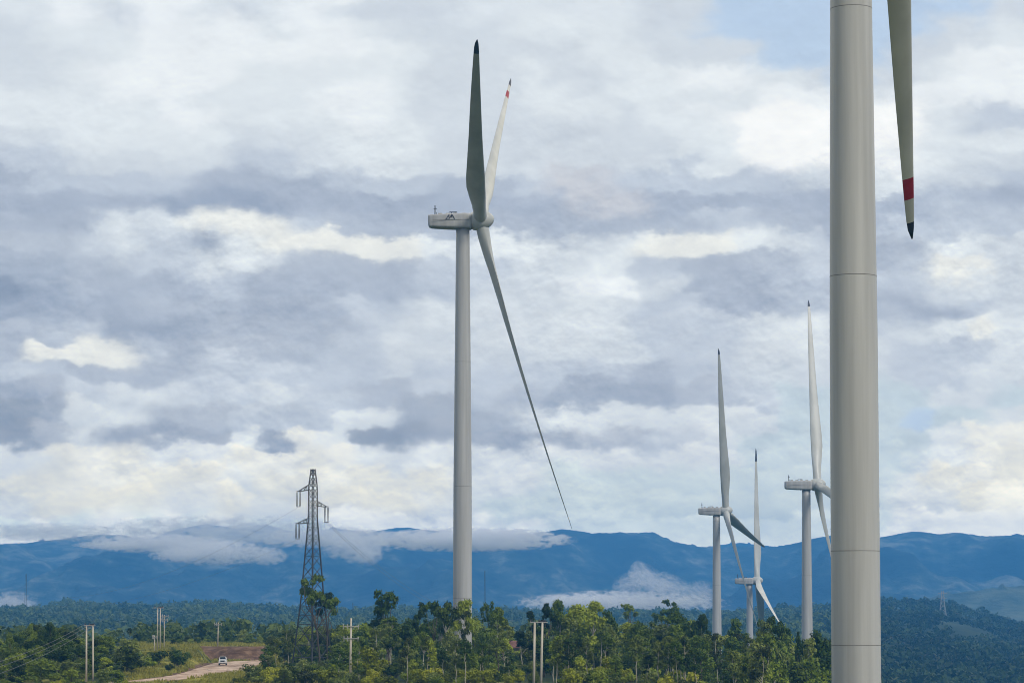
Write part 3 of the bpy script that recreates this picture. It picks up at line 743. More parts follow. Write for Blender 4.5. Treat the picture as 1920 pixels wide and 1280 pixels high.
# ------------------------------------------------------------------ pickup truck
def pickup():
    d = 516.0; x = xline(419.5, d); root = empty('pickup_truck', (x, d, -10.88), R(4.5)); root.scale = (.84, .92, .9)
    tag(root, 'white pickup truck driving towards the camera on the dirt road', 'pickup truck')
    # local: front faces -y
    W_ = .90
    def section(y, zb, zt, wb, wt):
        return [(-wb, y, zb), (wb, y, zb), (wb * 1.02, y, zb + (zt - zb) * .5), (wt, y, zt), (-wt, y, zt), (-wb * 1.02, y, zb + (zt - zb) * .5)]
    mb = MB(); mb.rings([section(-2.55, .55, .98, .82, .76), section(-2.45, .42, 1.08, .90, .84), (section(-1.3, .42, 1.16, .92, .86)), section(-1.25, .42, 1.18, .92, .86), section(2.55, .42, 1.15, .92, .88), section(2.65, .5, 1.1, .9, .86)])
    body = mb.build('body', M['car'], root)
    mb = MB(); mb.rings([section(-1.25, 1.15, 1.2, .84, .82), section(-.55, 1.15, 1.78, .84, .66), section(.9, 1.15, 1.80, .84, .67), section(1.15, 1.15, 1.5, .84, .74)])
    cab = mb.build('cab', M['car'], root)
    mb = MB(); mb.add([(-.72, -1.13, 1.26), (.72, -1.13, 1.26), (.59, -.60, 1.72), (-.59, -.60, 1.72), (-.72, -1.17, 1.27), (.72, -1.17, 1.27), (.59, -.64, 1.74), (-.59, -.64, 1.74)], [(3, 2, 1, 0), (4, 5, 6, 7), (0, 1, 5, 4), (1, 2, 6, 5), (2, 3, 7, 6), (3, 0, 4, 7)])
    mb.build('windscreen', M['glass'], root)
    for s in (-1, 1):
        mb = MB(); mb.add([(s * .865, -.9, 1.22), (s * .865, .85, 1.22), (s * .705, .8, 1.68), (s * .705, -.5, 1.68)], [(0, 1, 2, 3)]); mb.add([(s * .835, -.9, 1.22), (s * .835, .85, 1.22), (s * .675, .8, 1.68), (s * .675, -.5, 1.68)], [(3, 2, 1, 0)]); mb.build('side_window', M['glass'], root)
        mb = MB(); mb.box((s * .66, -2.53, .90), (.34, .1, .2)); mb.build('headlight', M['lamp'], root)
        mb = MB(); mb.box((s * 1.02, -.95, 1.28), (.22, .12, .2)); mb.build('mirror', M['rubber'], root)
        mb = MB(); mb.box((s * .66, -2.62, .5), (.2, .06, .1)); mb.build('fog_lamp', M['lamp'], root)
    mb = MB()
    for z_ in (.80, .90, .99): mb.box((0, -2.56, z_), (.92, .05, .05))
    mb.box((0, -2.545, .9), (.96, .05, .28)); mb.build('grille', M['rubber'], root)
    mb = MB(); mb.box((0, -2.62, .62), (1.78, .16, .18)); mb.build('bumper', M['car'], root)
    mb = MB(); mb.box((0, -2.58, .44), (1.5, .1, .14)); mb.build('skid_plate', M['rubber'], root)
    for yy in (-.55, .75): mb = MB(); mb.box((0, yy, 1.84), (1.2, .1, .04)); mb.build('roof_rail', M['rubber'], root)
    for sx in (-1, 1):
        for yy in (-1.65, 1.55):
            wh = empty('wheel', (sx * .8, yy, .38)); wh.parent = root
            mb = MB(); mb.rings([[(x_, r_ * math.cos(2 * math.pi * k / 20), r_ * math.sin(2 * math.pi * k / 20)) for k in range(20)] for x_, r_ in ((-.13, .28), (-.13, .36), (-.09, .38), (.09, .38), (.13, .36), (.13, .28))]); mb.build('tyre', M['rubber'], wh, True)
            mb = MB(); mb.rings([[(x_, r_ * math.cos(2 * math.pi * k / 12), r_ * math.sin(2 * math.pi * k / 12)) for k in range(12)] for x_, r_ in ((-.135, .26), (.135, .26))]); mb.build('rim', M['steel_pale'], wh)
pickup()

# ------------------------------------------------------------------ house with a rusty roof in the forest
def house():
    d = 505.0; x = xline(966, d); zt = zline(1199, d); g0 = zt - 4.2; root = empty('house', (x, d, g0)); tag(root, 'small house with a rusty red roof half buried in the forest', 'house')
    mb = MB(); mb.box((0, 0, 1.2), (4.6, 4.4, 2.9)); mb.build('wall', M['wall'], root)
    mb = MB(); 
    for s in (-1, 1):
        a = [(-2.5, s * 2.75, 2.75), (2.5, s * 2.75, 2.75), (2.5, 0, 4.0), (-2.5, 0, 4.0)]; b_ = [(p[0], p[1], p[2] + .12) for p in a]
        mb.add(a + b_, [(0, 1, 2, 3), (7, 6, 5, 4), (0, 4, 5, 1), (1, 5, 6, 2), (3, 2, 6, 7), (0, 3, 7, 4)])
    mb.build('roof', M['roof'], root)
    mb = MB(); mb.box((-1.2, -2.22, 1.1), (.9, .06, 2.0)); mb.build('door', M['bark_dark'], root)
    mb = MB(); mb.box((1.1, -2.22, 1.6), (1.1, .06, .9)); mb.build('window', M['glass'], root)
house()
#@@PART3
# ------------------------------------------------------------------ foliage
def leaf_quads(rng, cl, n, size, up=.35, flat=.75, shell=.45):
    """cl: (m,4) centres and radii; n leaf clumps per unit of radius^2; returns verts, faces"""
    cl = np.array(cl, float); wts = cl[:, 3] ** 2; cnt = np.maximum(6, (n * wts / wts.sum()).astype(int)); idx = np.repeat(np.arange(len(cl)), cnt); m = len(idx)
    d = rng.normal(size=(m, 3)); d[:, 2] += up; d /= np.linalg.norm(d, axis=1)[:, None]
    rr_ = cl[idx, 3] * (1 - shell * rng.random(m) ** 1.6) * (1 + .22 * rng.normal(size=m))
    p = cl[idx, :3] + d * rr_[:, None] * np.array([1, 1, flat])
    nn = d + .55 * rng.normal(size=(m, 3)); nn[:, 2] += .25; nn /= np.linalg.norm(nn, axis=1)[:, None]
    a = np.cross(nn, rng.normal(size=(m, 3))); a /= np.linalg.norm(a, axis=1)[:, None] + 1e-9; b_ = np.cross(nn, a)
    s = size * (.55 + .9 * rng.random(m)); asp = .45 + .5 * rng.random(m)
    a = a * s[:, None]; b_ = b_ * (s * asp)[:, None]
    Vq = np.stack([p - a, p - b_ * .9 + a * .1, p + a, p + b_ * .9 + a * .15], 1).reshape(-1, 3)
    return Vq, np.arange(4 * m).reshape(-1, 4)
def branch_pts(rng, a, b_, wob, n=5):
    a = np.array(a, float); b_ = np.array(b_, float); L = np.linalg.norm(b_ - a); out = []
    for i in range(n):
        t = i / (n - 1); p = a + (b_ - a) * t
        if 0 < i < n - 1: p = p + rng.normal(size=3) * wob * L * np.array([1, 1, .4])
        p[2] += .12 * L * math.sin(math.pi * t) * (0 if abs(b_[2] - a[2]) > .9 * L else 1)
        out.append(tuple(p))
    return out
VAR = {}
def variant(kind, seed):
    """returns (trunk mesh, crown mesh); unit: metres for a 12 m tree, base at z = 0"""
    rng = np.random.default_rng(seed); mb = MB(); cl = []
    if kind in ('umbrella', 'airy'):           # bare pale trunk, forked limbs, flat-topped crown clumps
        Ht = 12; fork = rng.uniform(4.5, 7)
        tp = (rng.normal() * .5, rng.normal() * .5, fork); mb.tube(branch_pts(rng, (0, 0, -.5), tp, .02, 7), np.linspace(.19, .12, 7), 7)
        for i in range(rng.integers(5, 8)):
            an = rng.uniform(0, 6.28); r_ = rng.uniform(.8, 3.2); z = rng.uniform(8.2, 11.2) - r_ * .35; e = (tp[0] + r_ * math.cos(an), tp[1] + r_ * math.sin(an), z)
            mb.tube(branch_pts(rng, tp, e, .06), np.linspace(.1, .035, 5), 5)
            for j in range(3):
                a2 = rng.uniform(0, 6.28); cl.append((e[0] + .9 * math.cos(a2) * j * .6, e[1] + .9 * math.sin(a2) * j * .6, z + rng.uniform(-.5, .8), rng.uniform(.65, 1.25)))
        for j in range(3): cl.append((tp[0] + rng.normal() * .5, tp[1] + rng.normal() * .5, rng.uniform(10.4, 11.3), rng.uniform(.8, 1.2)))
        n, s, mtb = 2300, .27, 'bark'
        if kind == 'airy': cl = [(a, b_, c_, r_ * .62) for a, b_, c_, r_ in cl]; n, s, mtb = 1500, .23, 'bark_dark'
    elif kind == 'slender':          # thin trunk visible most of its height, sparse tufts
        tp = (rng.normal() * .5, rng.normal() * .5, 11.2); pts_ = branch_pts(rng, (0, 0, -.5), tp, .012, 9); mb.tube(pts_, np.linspace(.15, .04, 9), 6)
        for i in range(11):
            z = rng.uniform(5.2, 11.2); t = z / 11.2; an = rng.uniform(0, 6.28); r_ = rng.uniform(.5, 1.9) * (1.25 - t * .7)
            b0 = (tp[0] * t, tp[1] * t, z - .5); e = (b0[0] + r_ * math.cos(an), b0[1] + r_ * math.sin(an), z + .4); mb.tube(branch_pts(rng, b0, e, .05, 4), np.linspace(.05, .02, 4), 4)
            cl.append((*e, rng.uniform(.45, .95)))
            cl.append((e[0] + rng.normal() * .5, e[1] + rng.normal() * .5, e[2] + rng.uniform(-.6, .3), rng.uniform(.35, .7)))
        cl.append((*tp, .8)); n, s, mtb = 1300, .24, 'bark'
    elif kind == 'broad':            # leafy nearly to the ground
        mb.tube(branch_pts(rng, (0, 0, -.5), (rng.normal() * .3, rng.normal() * .3, 7), .02, 6), np.linspace(.24, .1, 6), 7)
        for i in range(26):
            t = rng.random(); z = 1.8 + 9.2 * t; rm = 3.3 * math.sin(math.pi * min(.97, .16 + .80 * t)) ** .7; an = rng.uniform(0, 6.28); r_ = rm * rng.uniform(.35, 1)
            e = (r_ * math.cos(an), r_ * math.sin(an), z); cl.append((*e, rng.uniform(.8, 1.5)))
            if i % 2 == 0: mb.tube(branch_pts(rng, (0, 0, min(6.8, z * .7)), e, .05, 4), np.linspace(.08, .03, 4), 4)
        cl.append((0, 0, 11.1, 1.1)); n, s, mtb = 3300, .27, 'bark_dark'
    elif kind == 'round':            # bushy, lower
        mb.tube(branch_pts(rng, (0, 0, -.4), (0, 0, 4), .03, 5), np.linspace(.2, .1, 5), 6)
        for i in range(22):
            an = rng.uniform(0, 6.28); t = rng.random(); z = 1.2 + 6.2 * t; rm = 3.6 * math.sqrt(max(.05, 1 - t ** 2)); r_ = rm * rng.uniform(.3, 1)
            cl.append((r_ * math.cos(an), r_ * math.sin(an), z, rng.uniform(.9, 1.5)))
            if i % 3 == 0: mb.tube(branch_pts(rng, (0, 0, min(3.8, z * .6)), cl[-1][:3], .05, 4), np.linspace(.08, .03, 4), 4)
        n, s, mtb = 3000, .25, 'bark_dark'
    elif kind == 'shrub':
        for i in range(8):
            an = rng.uniform(0, 6.28); r_ = rng.uniform(.2, 1.3); z = rng.uniform(.8, 2.3)
            mb.tube(branch_pts(rng, (0, 0, -.2), (r_ * math.cos(an), r_ * math.sin(an), z), .06, 4), np.linspace(.05, .02, 4), 4)
            cl.append((r_ * math.cos(an), r_ * math.sin(an), z, rng.uniform(.4, .8)))
        n, s, mtb = 900, .15, 'bark_dark'
    Vq, Fq_ = leaf_quads(rng, cl, n, s)
    return mb.mesh('trunk', M[mtb], True), (Vq, Fq_)
_cm = {}
def tree_mesh(kind, vi, leaf):
    k = (kind, vi, leaf)
    if k not in _cm:
        if (kind, vi) not in VAR: VAR[(kind, vi)] = variant(kind, hash((len(kind), vi)) % 1000 + vi * 7 + len(kind) * 131)
        tm, (Vq, Fq_) = VAR[(kind, vi)]
        _cm[k] = (tm, np_mesh('crown', Vq, Fq_, M[leaf]))
    return _cm[k]
NAMES = {'airy': 'eucalyptus_tree', 'umbrella': 'eucalyptus_tree', 'slender': 'slender_tree', 'broad': 'broadleaf_tree', 'round': 'bushy_tree', 'shrub': 'shrub'}
HT = {'airy': 12.0, 'umbrella': 12.0, 'slender': 12.0, 'broad': 12.2, 'round': 8.6, 'shrub': 3.0}
PROTO = {}
def put(kind, vi, leaf, x, y, h, label, group, wide=1.0, rz=None, z=None, lean=(0, 0)):
    k = (kind, vi, leaf); s = h / HT[kind]
    if k not in PROTO:
        tm, cm_ = tree_mesh(*k); root = bpy.data.objects.new(NAMES[kind], None); C.objects.link(root)
        ch = [link('trunk' if kind != 'shrub' else 'stems', tm, root), link('crown' if kind != 'shrub' else 'foliage', cm_, root)]
        PROTO[k] = (root, ch)
    else:
        r0, ch0 = PROTO[k]; root = r0.copy(); C.objects.link(root)
        for c0 in ch0:
            c1 = c0.copy(); C.objects.link(c1); c1.parent = root
    gz = float(H(x, y)) if z is None else z
    root.location = (x, y, gz - .1); root.scale = (s * wide, s * wide, s)
    root.rotation_euler = (lean[0], lean[1], random.uniform(0, 6.28) if rz is None else rz)
    for p in ('label', 'group', 'category'):
        if p in root: del root[p]
    tag(root, label, 'shrub' if kind == 'shrub' else 'tree', group)
    return root
random.seed(11)
# notable single trees: kind, variant, leaf, azimuth px, top py, distance, width, label
SKY_PROF = np.array([(-200, 1190), (0, 1186), (25, 1184), (50, 1170), (75, 1165), (110, 1166), (130, 1178), (150, 1190), (200, 1186), (225, 1186), (250, 1196), (262, 1215), (300, 1250), (430, 1280), (470, 1262), (495, 1200),
    (510, 1186), (525, 1176), (560, 1172), (600, 1168), (650, 1166), (690, 1158), (705, 1150), (760, 1150), (790, 1150), (870, 1146), (930, 1150), (960, 1172), (990, 1168), (1005, 1168), (1030, 1150), (1060, 1146),
    (1110, 1142), (1130, 1150), (1160, 1158), (1200, 1158), (1240, 1158), (1262, 1150), (1290, 1152), (1318, 1162), (1333, 1186), (1350, 1186), (1365, 1178), (1395, 1192), (1412, 1186), (1425, 1172), (1445, 1166),
    (1465, 1180), (1490, 1192), (1515, 1190), (1535, 1186), (1560, 1198), (1600, 1230), (1700, 1300)], float)
def skyline(px): return float(np.interp(px, SKY_PROF[:, 0], SKY_PROF[:, 1]))
NOT = [
 ('airy', 0, 'leaf_deep', 604, 1068, 482, .72, 'tall dark eucalyptus rising in front of the lattice pylon legs'),
 ('airy', 4, 'leaf_deep', 615, 1103, 486, .75, 'shorter eucalyptus with drooping tufts just right of the pylon'),
 ('airy', 1, 'leaf_deep', 730, 1099, 470, .8, 'tallest dark tree crown between the pylon and the central turbine'),
 ('airy', 2, 'leaf_deep', 784, 1124, 455, .6, 'umbrella-crowned tree just left of the central turbine tower'),
 ('airy', 3, 'leaf_deep', 808, 1121, 448, .6, 'dark flat-topped tree closest on the left to the central tower'),
 ('umbrella', 0, 'leaf_mid', 833, 1126, 440, .6, 'green flat-topped tree touching the left edge of the central tower'),
 ('umbrella', 5, 'leaf_mid', 869, 1123, 440, .55, 'tree standing right in front of the central turbine base'),
 ('airy', 1, 'leaf_deep', 911, 1121, 462, .42, 'small dark tufted tree right of the central turbine base'),
 ('slender', 0, 'leaf_mid', 930, 1134, 455, .9, 'thin green tree beyond the tufted tree right of the central turbine'),
 ('slender', 1, 'leaf_deep', 997, 1143, 470, .75, 'narrow dark conical tree behind the near twin pole frame'),
 ('airy', 2, 'leaf_deep', 1033, 1126, 450, .66, 'dark crown at the left end of the tall forest clump'),
 ('umbrella', 4, 'leaf_deep', 1052, 1124, 455, .6, 'second dark crown in the tall forest clump right of the twin poles'),
 ('broad', 0, 'leaf_mid', 1083, 1129, 440, 1.0, 'big rounded green tree at the heart of the tall forest clump'),
 ('umbrella', 3, 'leaf_mid', 1113, 1124, 448, .75, 'right-hand tallest crown of the forest clump above the mist'),
 ('broad', 1, 'leaf_deep', 1138, 1140, 452, .8, 'dark tree sloping down the right side of the forest clump'),
 ('airy', 5, 'leaf_deep', 1180, 1127, 640, .7, 'lone small dark tree standing against the white mist'),
 ('airy', 0, 'leaf_deep', 1243, 1118, 640, .85, 'lone spreading dark tree right of the first one against the mist'),
 ('broad', 2, 'leaf_deep', 1268, 1140, 460, .7, 'dark leafy tree below the lone spreading tree'),
 ('umbrella', 3, 'leaf_deep', 1316, 1149, 455, .55, 'leafy dark tree just left of the second turbine tower'),
 ('slender', 2, 'leaf_deep', 1380, 1155, 520, .9, 'small wispy tree between two distant turbine towers'),
 ('airy', 4, 'leaf_deep', 1437, 1146, 455, .6, 'dark tree overlapping the white hanging blade of the farthest turbine'),
 ('broad', 3, 'leaf_deep', 1462, 1166, 462, .6, 'dark rounded crown right of the farthest turbine'),
 ('umbrella', 1, 'leaf_deep', 1533, 1177, 420, .62, 'dark tree at the foot of the half-hidden turbine'),
 ('airy', 2, 'leaf_deep', 1500, 1178, 440, .3, 'small dark tuft left of the half-hidden turbine base'),
 ('airy', 5, 'leaf_deep', 245, 1174, 560, .62, 'lone dark gnarled tree above the grass left of the pole cluster'),
 ('broad', 2, 'leaf_deep', 95, 1162, 425, .8, 'dark tree crowning the top of the leafy mound'),
 ('broad', 0, 'leaf_deep', 60, 1166, 430, .7, 'dark tree at the left shoulder of the leafy mound'),
 ('broad', 3, 'leaf_deep', 22, 1182, 415, .6, 'pointed dark tree at the left edge of the leafy mound'),
 ('slender', 3, 'leaf_olive', 545, 1178, 475, .9, 'olive tree with a pale leaning trunk left of the pylon'),
]
for kd, vi, lf, px, pt, d, wd, lb in NOT:
    x = xline(px, d); gz = float(H(x, d)); put(kd, vi, lf, x, d, zline(pt, d) - gz, lb, 'singled-out trees', wd * 1.0)
for px, pt, d in ((548, 1176, 506), (563, 1184, 500), (578, 1176, 508), (592, 1182, 503), (606, 1170, 508), (622, 1174, 502), (637, 1168, 506), (570, 1206, 497), (598, 1208, 498), (618, 1204, 496)):
    x = xline(px, d); put('broad', random.randrange(6), random.choice(['leaf_deep', 'leaf_mid', 'leaf_olive']), x, d, zline(pt, d) - float(H(x, d)), 'leafy tree close behind the lower legs of the pylon', 'leafy trees behind the pylon legs', .95)
# sparse trees through which the distant tower bases show
for px, pt, d, lb in ((872, 1142, 415, 'sparse tree before the central tower, white metal showing through its leaves'), (1345, 1184, 420, 'sparse tree before the second turbine base, tower showing through'),
                      (1404, 1189, 430, 'sparse tree before the farthest turbine base, tower showing through'), (1512, 1192, 410, 'sparse low tree before the half-hidden turbine base'),
                      (1432, 1160, 440, 'sparse tree before the hanging blade of the farthest turbine')):
    x = xline(px, d); put('slender', 4 if px < 1400 else 5, 'leaf_olive', x, d, zline(pt, d) - float(H(x, d)), lb, 'sparse trees before the towers', .62)

def zone(px):
    if px < 262: return 'on the leafy mound at left'
    if px < 545: return 'beside the dirt road'
    if px < 660: return 'around the foot of the lattice pylon'
    if px < 860: return 'between the pylon and central turbine'
    if px < 1030: return 'between central turbine and twin poles'
    if px < 1180: return 'just right of the twin poles'
    if px < 1330: return 'below the valley mist'
    return 'before the three distant turbines'
LK = {'airy': 'airy tree with scattered leaf tufts', 'umbrella': 'flat-crowned tree with pale trunk', 'slender': 'slim tree with a bare pale trunk', 'broad': 'full leafy green tree', 'round': 'rounded bushy tree', 'shrub': 'low shrub'}
LC = {'leaf_deep': 'dark', 'leaf_mid': 'mid-green', 'leaf_olive': 'olive', 'leaf_lime': 'yellow-green', 'leaf_pale': 'pale'}
def scat(kd, lf, px, d, h, wide=1.0, nv=6, near=False):
    x = xline(px, d); vi = random.randrange(nv)
    lb = '%s %s %s' % (LC[lf], LK[kd], zone(px)); root = put(kd, vi, lf, x, d, h, lb, '%s %s' % (LC[lf], NAMES[kd].replace('_', ' ') + 's ' + zone(px)), wide)
    return root
def blocked(px, d, pt):
    """keep clear the things the photograph shows in front of the forest"""
    for a, b_, dmax, pmin in ((545, 632, 488, 1246), (648, 668, 392, 1276), (988, 1030, 350, 1290), (944, 980, 503, 1209), (853, 889, 462, 1178), (1334, 1353, 890, 1214), (1399, 1415, 1090, 1214), (1503, 1526, 740, 1212), (1418, 1434, 1090, 1200), (288, 315, 530, 1226), (372, 500, 600, 1262), (403, 418, 580, 1230)):
        if a < px < b_ and d < dmax and pt < pmin: return True
    rdv = float(road_dist(np.array(xline(px, d)), np.array(float(d))))
    return rdv < 1.2
cnt = 0
# the mid forest, row by row
for d, sp in ((378, 6.0), (396, 5.4), (412, 5.2), (428, 5.0), (444, 5.0), (462, 5.4), (482, 5.8), (505, 6.5), (530, 7.5), (560, 9), (600, 10)):
    px = 498 + random.uniform(0, 40)
    while px < 1572:
        pj = px + random.uniform(-14, 14); dj = d + random.uniform(-9, 9); px += sp * 5000 / d * random.uniform(.75, 1.25)
        top = skyline(pj); 
        if d < 392: top = max(top + 62, 1222)
        elif d < 405: top = max(top + 44, 1206)
        elif d < 430: top = top + 24
        elif d < 450: top = top + 9
        top += abs(random.gauss(0, 9)); 
        if d >= 450 and random.random() < .35: top += 10
        if blocked(pj, dj, top): 
            continue
        x = xline(pj, dj); h = zline(top, dj) - float(H(x, dj))
        if h < 2.2: continue
        r_ = random.random()
        if d < 405: kd = 'slender' if r_ < .33 else ('round' if r_ < .75 else 'broad')
        else: kd = ('airy' if r_ < .14 else 'umbrella') if r_ < .36 else ('slender' if r_ < .56 else ('broad' if r_ < .86 else 'round'))
        if kd == 'slender' and d < 430 and random.random() < .6: h *= 1.18
        q_ = random.random()
        lf = 'leaf_deep' if q_ < (.30 if d < 430 else .45) else ('leaf_mid' if q_ < .74 else 'leaf_olive')
        if kd == 'round' and d < 410 and random.random() < .35: lf = 'leaf_lime'
        wd = {'airy': 1.0, 'umbrella': .85, 'slender': 1.0, 'broad': .95, 'round': .9}[kd] * random.uniform(.85, 1.15) * (1.15 if h < 7 else 1)
        scat(kd, lf, pj, dj, h, wd); cnt += 1
# thin pale trunks standing in front of the forest
for i in range(34):
    px = random.choice([random.uniform(680, 1340), random.uniform(1040, 1120), random.uniform(1260, 1440)]); d = random.uniform(364, 377); top = max(skyline(px) + 30, random.uniform(1186, 1206))
    if blocked(px, d, top) or 990 < px < 1030: continue
    scat('slender', random.choice(['leaf_mid', 'leaf_olive', 'leaf_deep']), px, d, zline(top, d) - float(H(xline(px, d), d)), .85)
# the leafy mound at the left
for d, sp in ((381, 3.6), (391, 3.5), (402, 3.6), (413, 3.6), (425, 3.8), (438, 4.2), (452, 4.6), (472, 5.0)):
    px = -70 + random.uniform(0, 30)
    while px < 268:
        pj = px + random.uniform(-9, 9); dj = d + random.uniform(-5, 5); px += sp * 5000 / d * random.uniform(.8, 1.2)
        top = skyline(pj) + abs(random.gauss(0, 5)) + max(0, 436 - d) * 1.15
        x = xline(pj, dj); h = zline(top, dj) - float(H(x, dj))
        if h < 1.5 or (155 < pj < 185 and d < 395) or float(road_dist(np.array(x), np.array(dj))) < 1.0: continue
        q_ = random.random()
        kd = 'round' if q_ < .62 else ('broad' if q_ < .9 else 'umbrella')
        if h < 3.2: kd = 'round'
        lf = random.choice(['leaf_deep', 'leaf_deep', 'leaf_mid', 'leaf_mid', 'leaf_olive'] if pj > 120 else ['leaf_deep', 'leaf_deep', 'leaf_deep', 'leaf_mid'])
        scat(kd, lf, pj, dj, max(h, 2.2), random.uniform(1.0, 1.4) * (1.25 if h < 5 else 1)); cnt += 1
# hedge of bushes on the plateau behind the grass bank
for px in np.arange(255, 575, 11.0):
    for d, add in ((606, 0), (628, 6)):
        pj = px + random.uniform(-6, 6); dj = d + random.uniform(-6, 6); top = np.interp(pj, [250, 300, 345, 400, 440, 475, 500, 575], [1202, 1204, 1192, 1200, 1180, 1184, 1200, 1186]) + random.uniform(-3, 6) - add
        x = xline(pj, dj); h = zline(top, dj) - float(H(x, dj))
        if random.random() < .25: continue
        scat('round', random.choice(['leaf_mid', 'leaf_deep', 'leaf_olive']), pj, dj, max(h, 1.4), random.uniform(1.1, 1.5)); cnt += 1
# shrubs: grass bank, road edge, yellow-green belt in front of the forest
def shrub(px, d, h, lf): 
    if not blocked(px, d, 1200 if 372 < px < 500 and d > 505 else 1300): scat('shrub', lf, px, d, h, random.uniform(.9, 1.3))
sc_ = 0
for i in range(150):
    px = random.uniform(470, 1560); d = random.uniform(356, 402)
    lim = 1236 if px < 640 else 1246
    h = min(random.uniform(1.6, 3.6), zline(lim, d) - float(H(xline(px, d), d)))
    if h > .8: shrub(px, d, h, random.choice(['leaf_lime', 'leaf_lime', 'leaf_mid', 'leaf_olive']))
for px, d, h in ((262, 440, 2.2), (275, 452, 2.6), (290, 450, 2.4), (300, 470, 3.0), (332, 470, 3.4), (336, 474, 2.6), (318, 448, 1.8), (345, 452, 1.6), (362, 470, 1.4), (352, 500, 1.5), (326, 520, 1.3), (282, 500, 1.6), (370, 505, 1.2), (250, 430, 2.4),
                (310, 436, 1.2), (337, 440, 1.4), (384, 500, 1.0), (392, 520, .9)):
    shrub(px, d, h, random.choice(['leaf_deep', 'leaf_mid', 'leaf_olive']))
for i in range(46):
    px = random.uniform(395, 560); d = random.uniform(372, 470)
    if d > 372 + (px - 395) * .75: continue
    shrub(px, d, random.uniform(.8, 1.8), random.choice(['leaf_lime', 'leaf_mid', 'leaf_olive']))
for i in range(26):
    px = random.uniform(-20, 260); shrub(px, random.uniform(362, 372), random.uniform(.8, 1.7), random.choice(['leaf_lime', 'leaf_mid', 'leaf_deep']))
for i in range(120):
    px = random.uniform(560, 1560); shrub(px, random.uniform(404, 470), random.uniform(1.8, 3.4), random.choice(['leaf_deep', 'leaf_deep', 'leaf_mid', 'leaf_olive']))
for px, d, h in ((944, 494, 3.2), (953, 490, 2.9), (962, 496, 3.0), (971, 492, 2.7), (979, 489, 3.0), (987, 494, 3.4), (936, 492, 3.8)): shrub(px, d, h * 1.25, random.choice(['leaf_deep', 'leaf_mid']))
for i in range(34):
    px = random.uniform(500, 640); shrub(px, random.uniform(440, 500), random.uniform(1.0, 2.2), random.choice(['leaf_deep', 'leaf_mid', 'leaf_olive']))

# grass tufts on the bank and verges: nobody could count them
rng = np.random.default_rng(77); n = 26000; a = rng.uniform(235, 600, n); y = rng.uniform(372, 640, n); x = (a - 960) / 5000 * y
k_ = (road_dist(x, y) > .2) & (fbm(x / 5, y / 9, 3) > .42) & ~((y > 569) & (y < 580) & (a > 372) & (a < 505)); x, y = x[k_], y[k_]; n = len(x); z = H(x, y)
an = rng.uniform(0, 6.28, (n, 3)); hh = rng.uniform(.15, .6, (n, 3)) * (.4 + 1.3 * fbm(x / 7, y / 7, 3))[:, None]; wv = .13
bx = x[:, None] + rng.normal(size=(n, 3)) * .15; by = y[:, None] + rng.normal(size=(n, 3)) * .15; zz_ = np.repeat(z[:, None], 3, 1)
P1 = np.stack([bx - np.cos(an) * wv, by - np.sin(an) * wv, zz_ - .05], -1); P2 = np.stack([bx + np.cos(an) * wv, by + np.sin(an) * wv, zz_ - .05], -1)
P3 = np.stack([bx + rng.normal(size=(n, 3)) * .12, by + rng.normal(size=(n, 3)) * .12, zz_ + hh], -1)
tag(link('grass', np_mesh('grass', np.stack([P1, P2, P3], 2).reshape(-1, 3), np.arange(9 * n).reshape(-1, 3), M['grass_blades'])), 'rough yellow-green grass tufts on the bank and road verges', 'grass', kind='stuff')

# pale rocks and clods dug out beside the road
def rock(px, d, s, label, group='pale rocks dumped beside the dirt road'):
    rng = np.random.default_rng(int(px * 7 + d)); import bmesh
    bm = bmesh.new(); bmesh.ops.create_icosphere(bm, subdivisions=2, radius=1)
    ax = [rng.normal(size=3) for _ in range(4)]
    for v in bm.verts:
        k = 1
        for a in ax: k -= .16 * max(0, v.co.dot(Vector(a).normalized()) - .35)
        v.co = v.co * (k + .09 * rng.normal()); v.co.x *= 1.3; v.co.z *= .7
    me = bpy.data.meshes.new('rock'); bm.to_mesh(me); bm.free(); me.materials.append(M['rock'])
    x = xline(px, d); o = link('rock', me, None, (x, d, max(float(H(x, d)), -11) + s * .25)); o.scale = (s,) * 3; o.rotation_euler = (0, 0, rng.uniform(0, 6)); tag(o, label, 'rock', group)
for i, (px, d, s) in enumerate([(432, 463, .55), (439, 459, .4), (447, 464, .45), (455, 470, .35), (462, 480, .7), (468, 484, .55), (474, 478, .5), (470, 473, .4), (464, 470, .35), (458, 462, .3), (444, 452, .3), (428, 452, .35), (480, 492, .5), (486, 498, .4), (392, 478, .3), (396, 471, .35), (399, 466, .3)]):
    rock(px, d, s, 'pale rock in the rubble between the dirt road and the yellow-green shrubs' if px > 410 else 'pale rock at the left edge of the road near the pickup', 'rubble rocks' if px > 410 else 'road edge rocks')

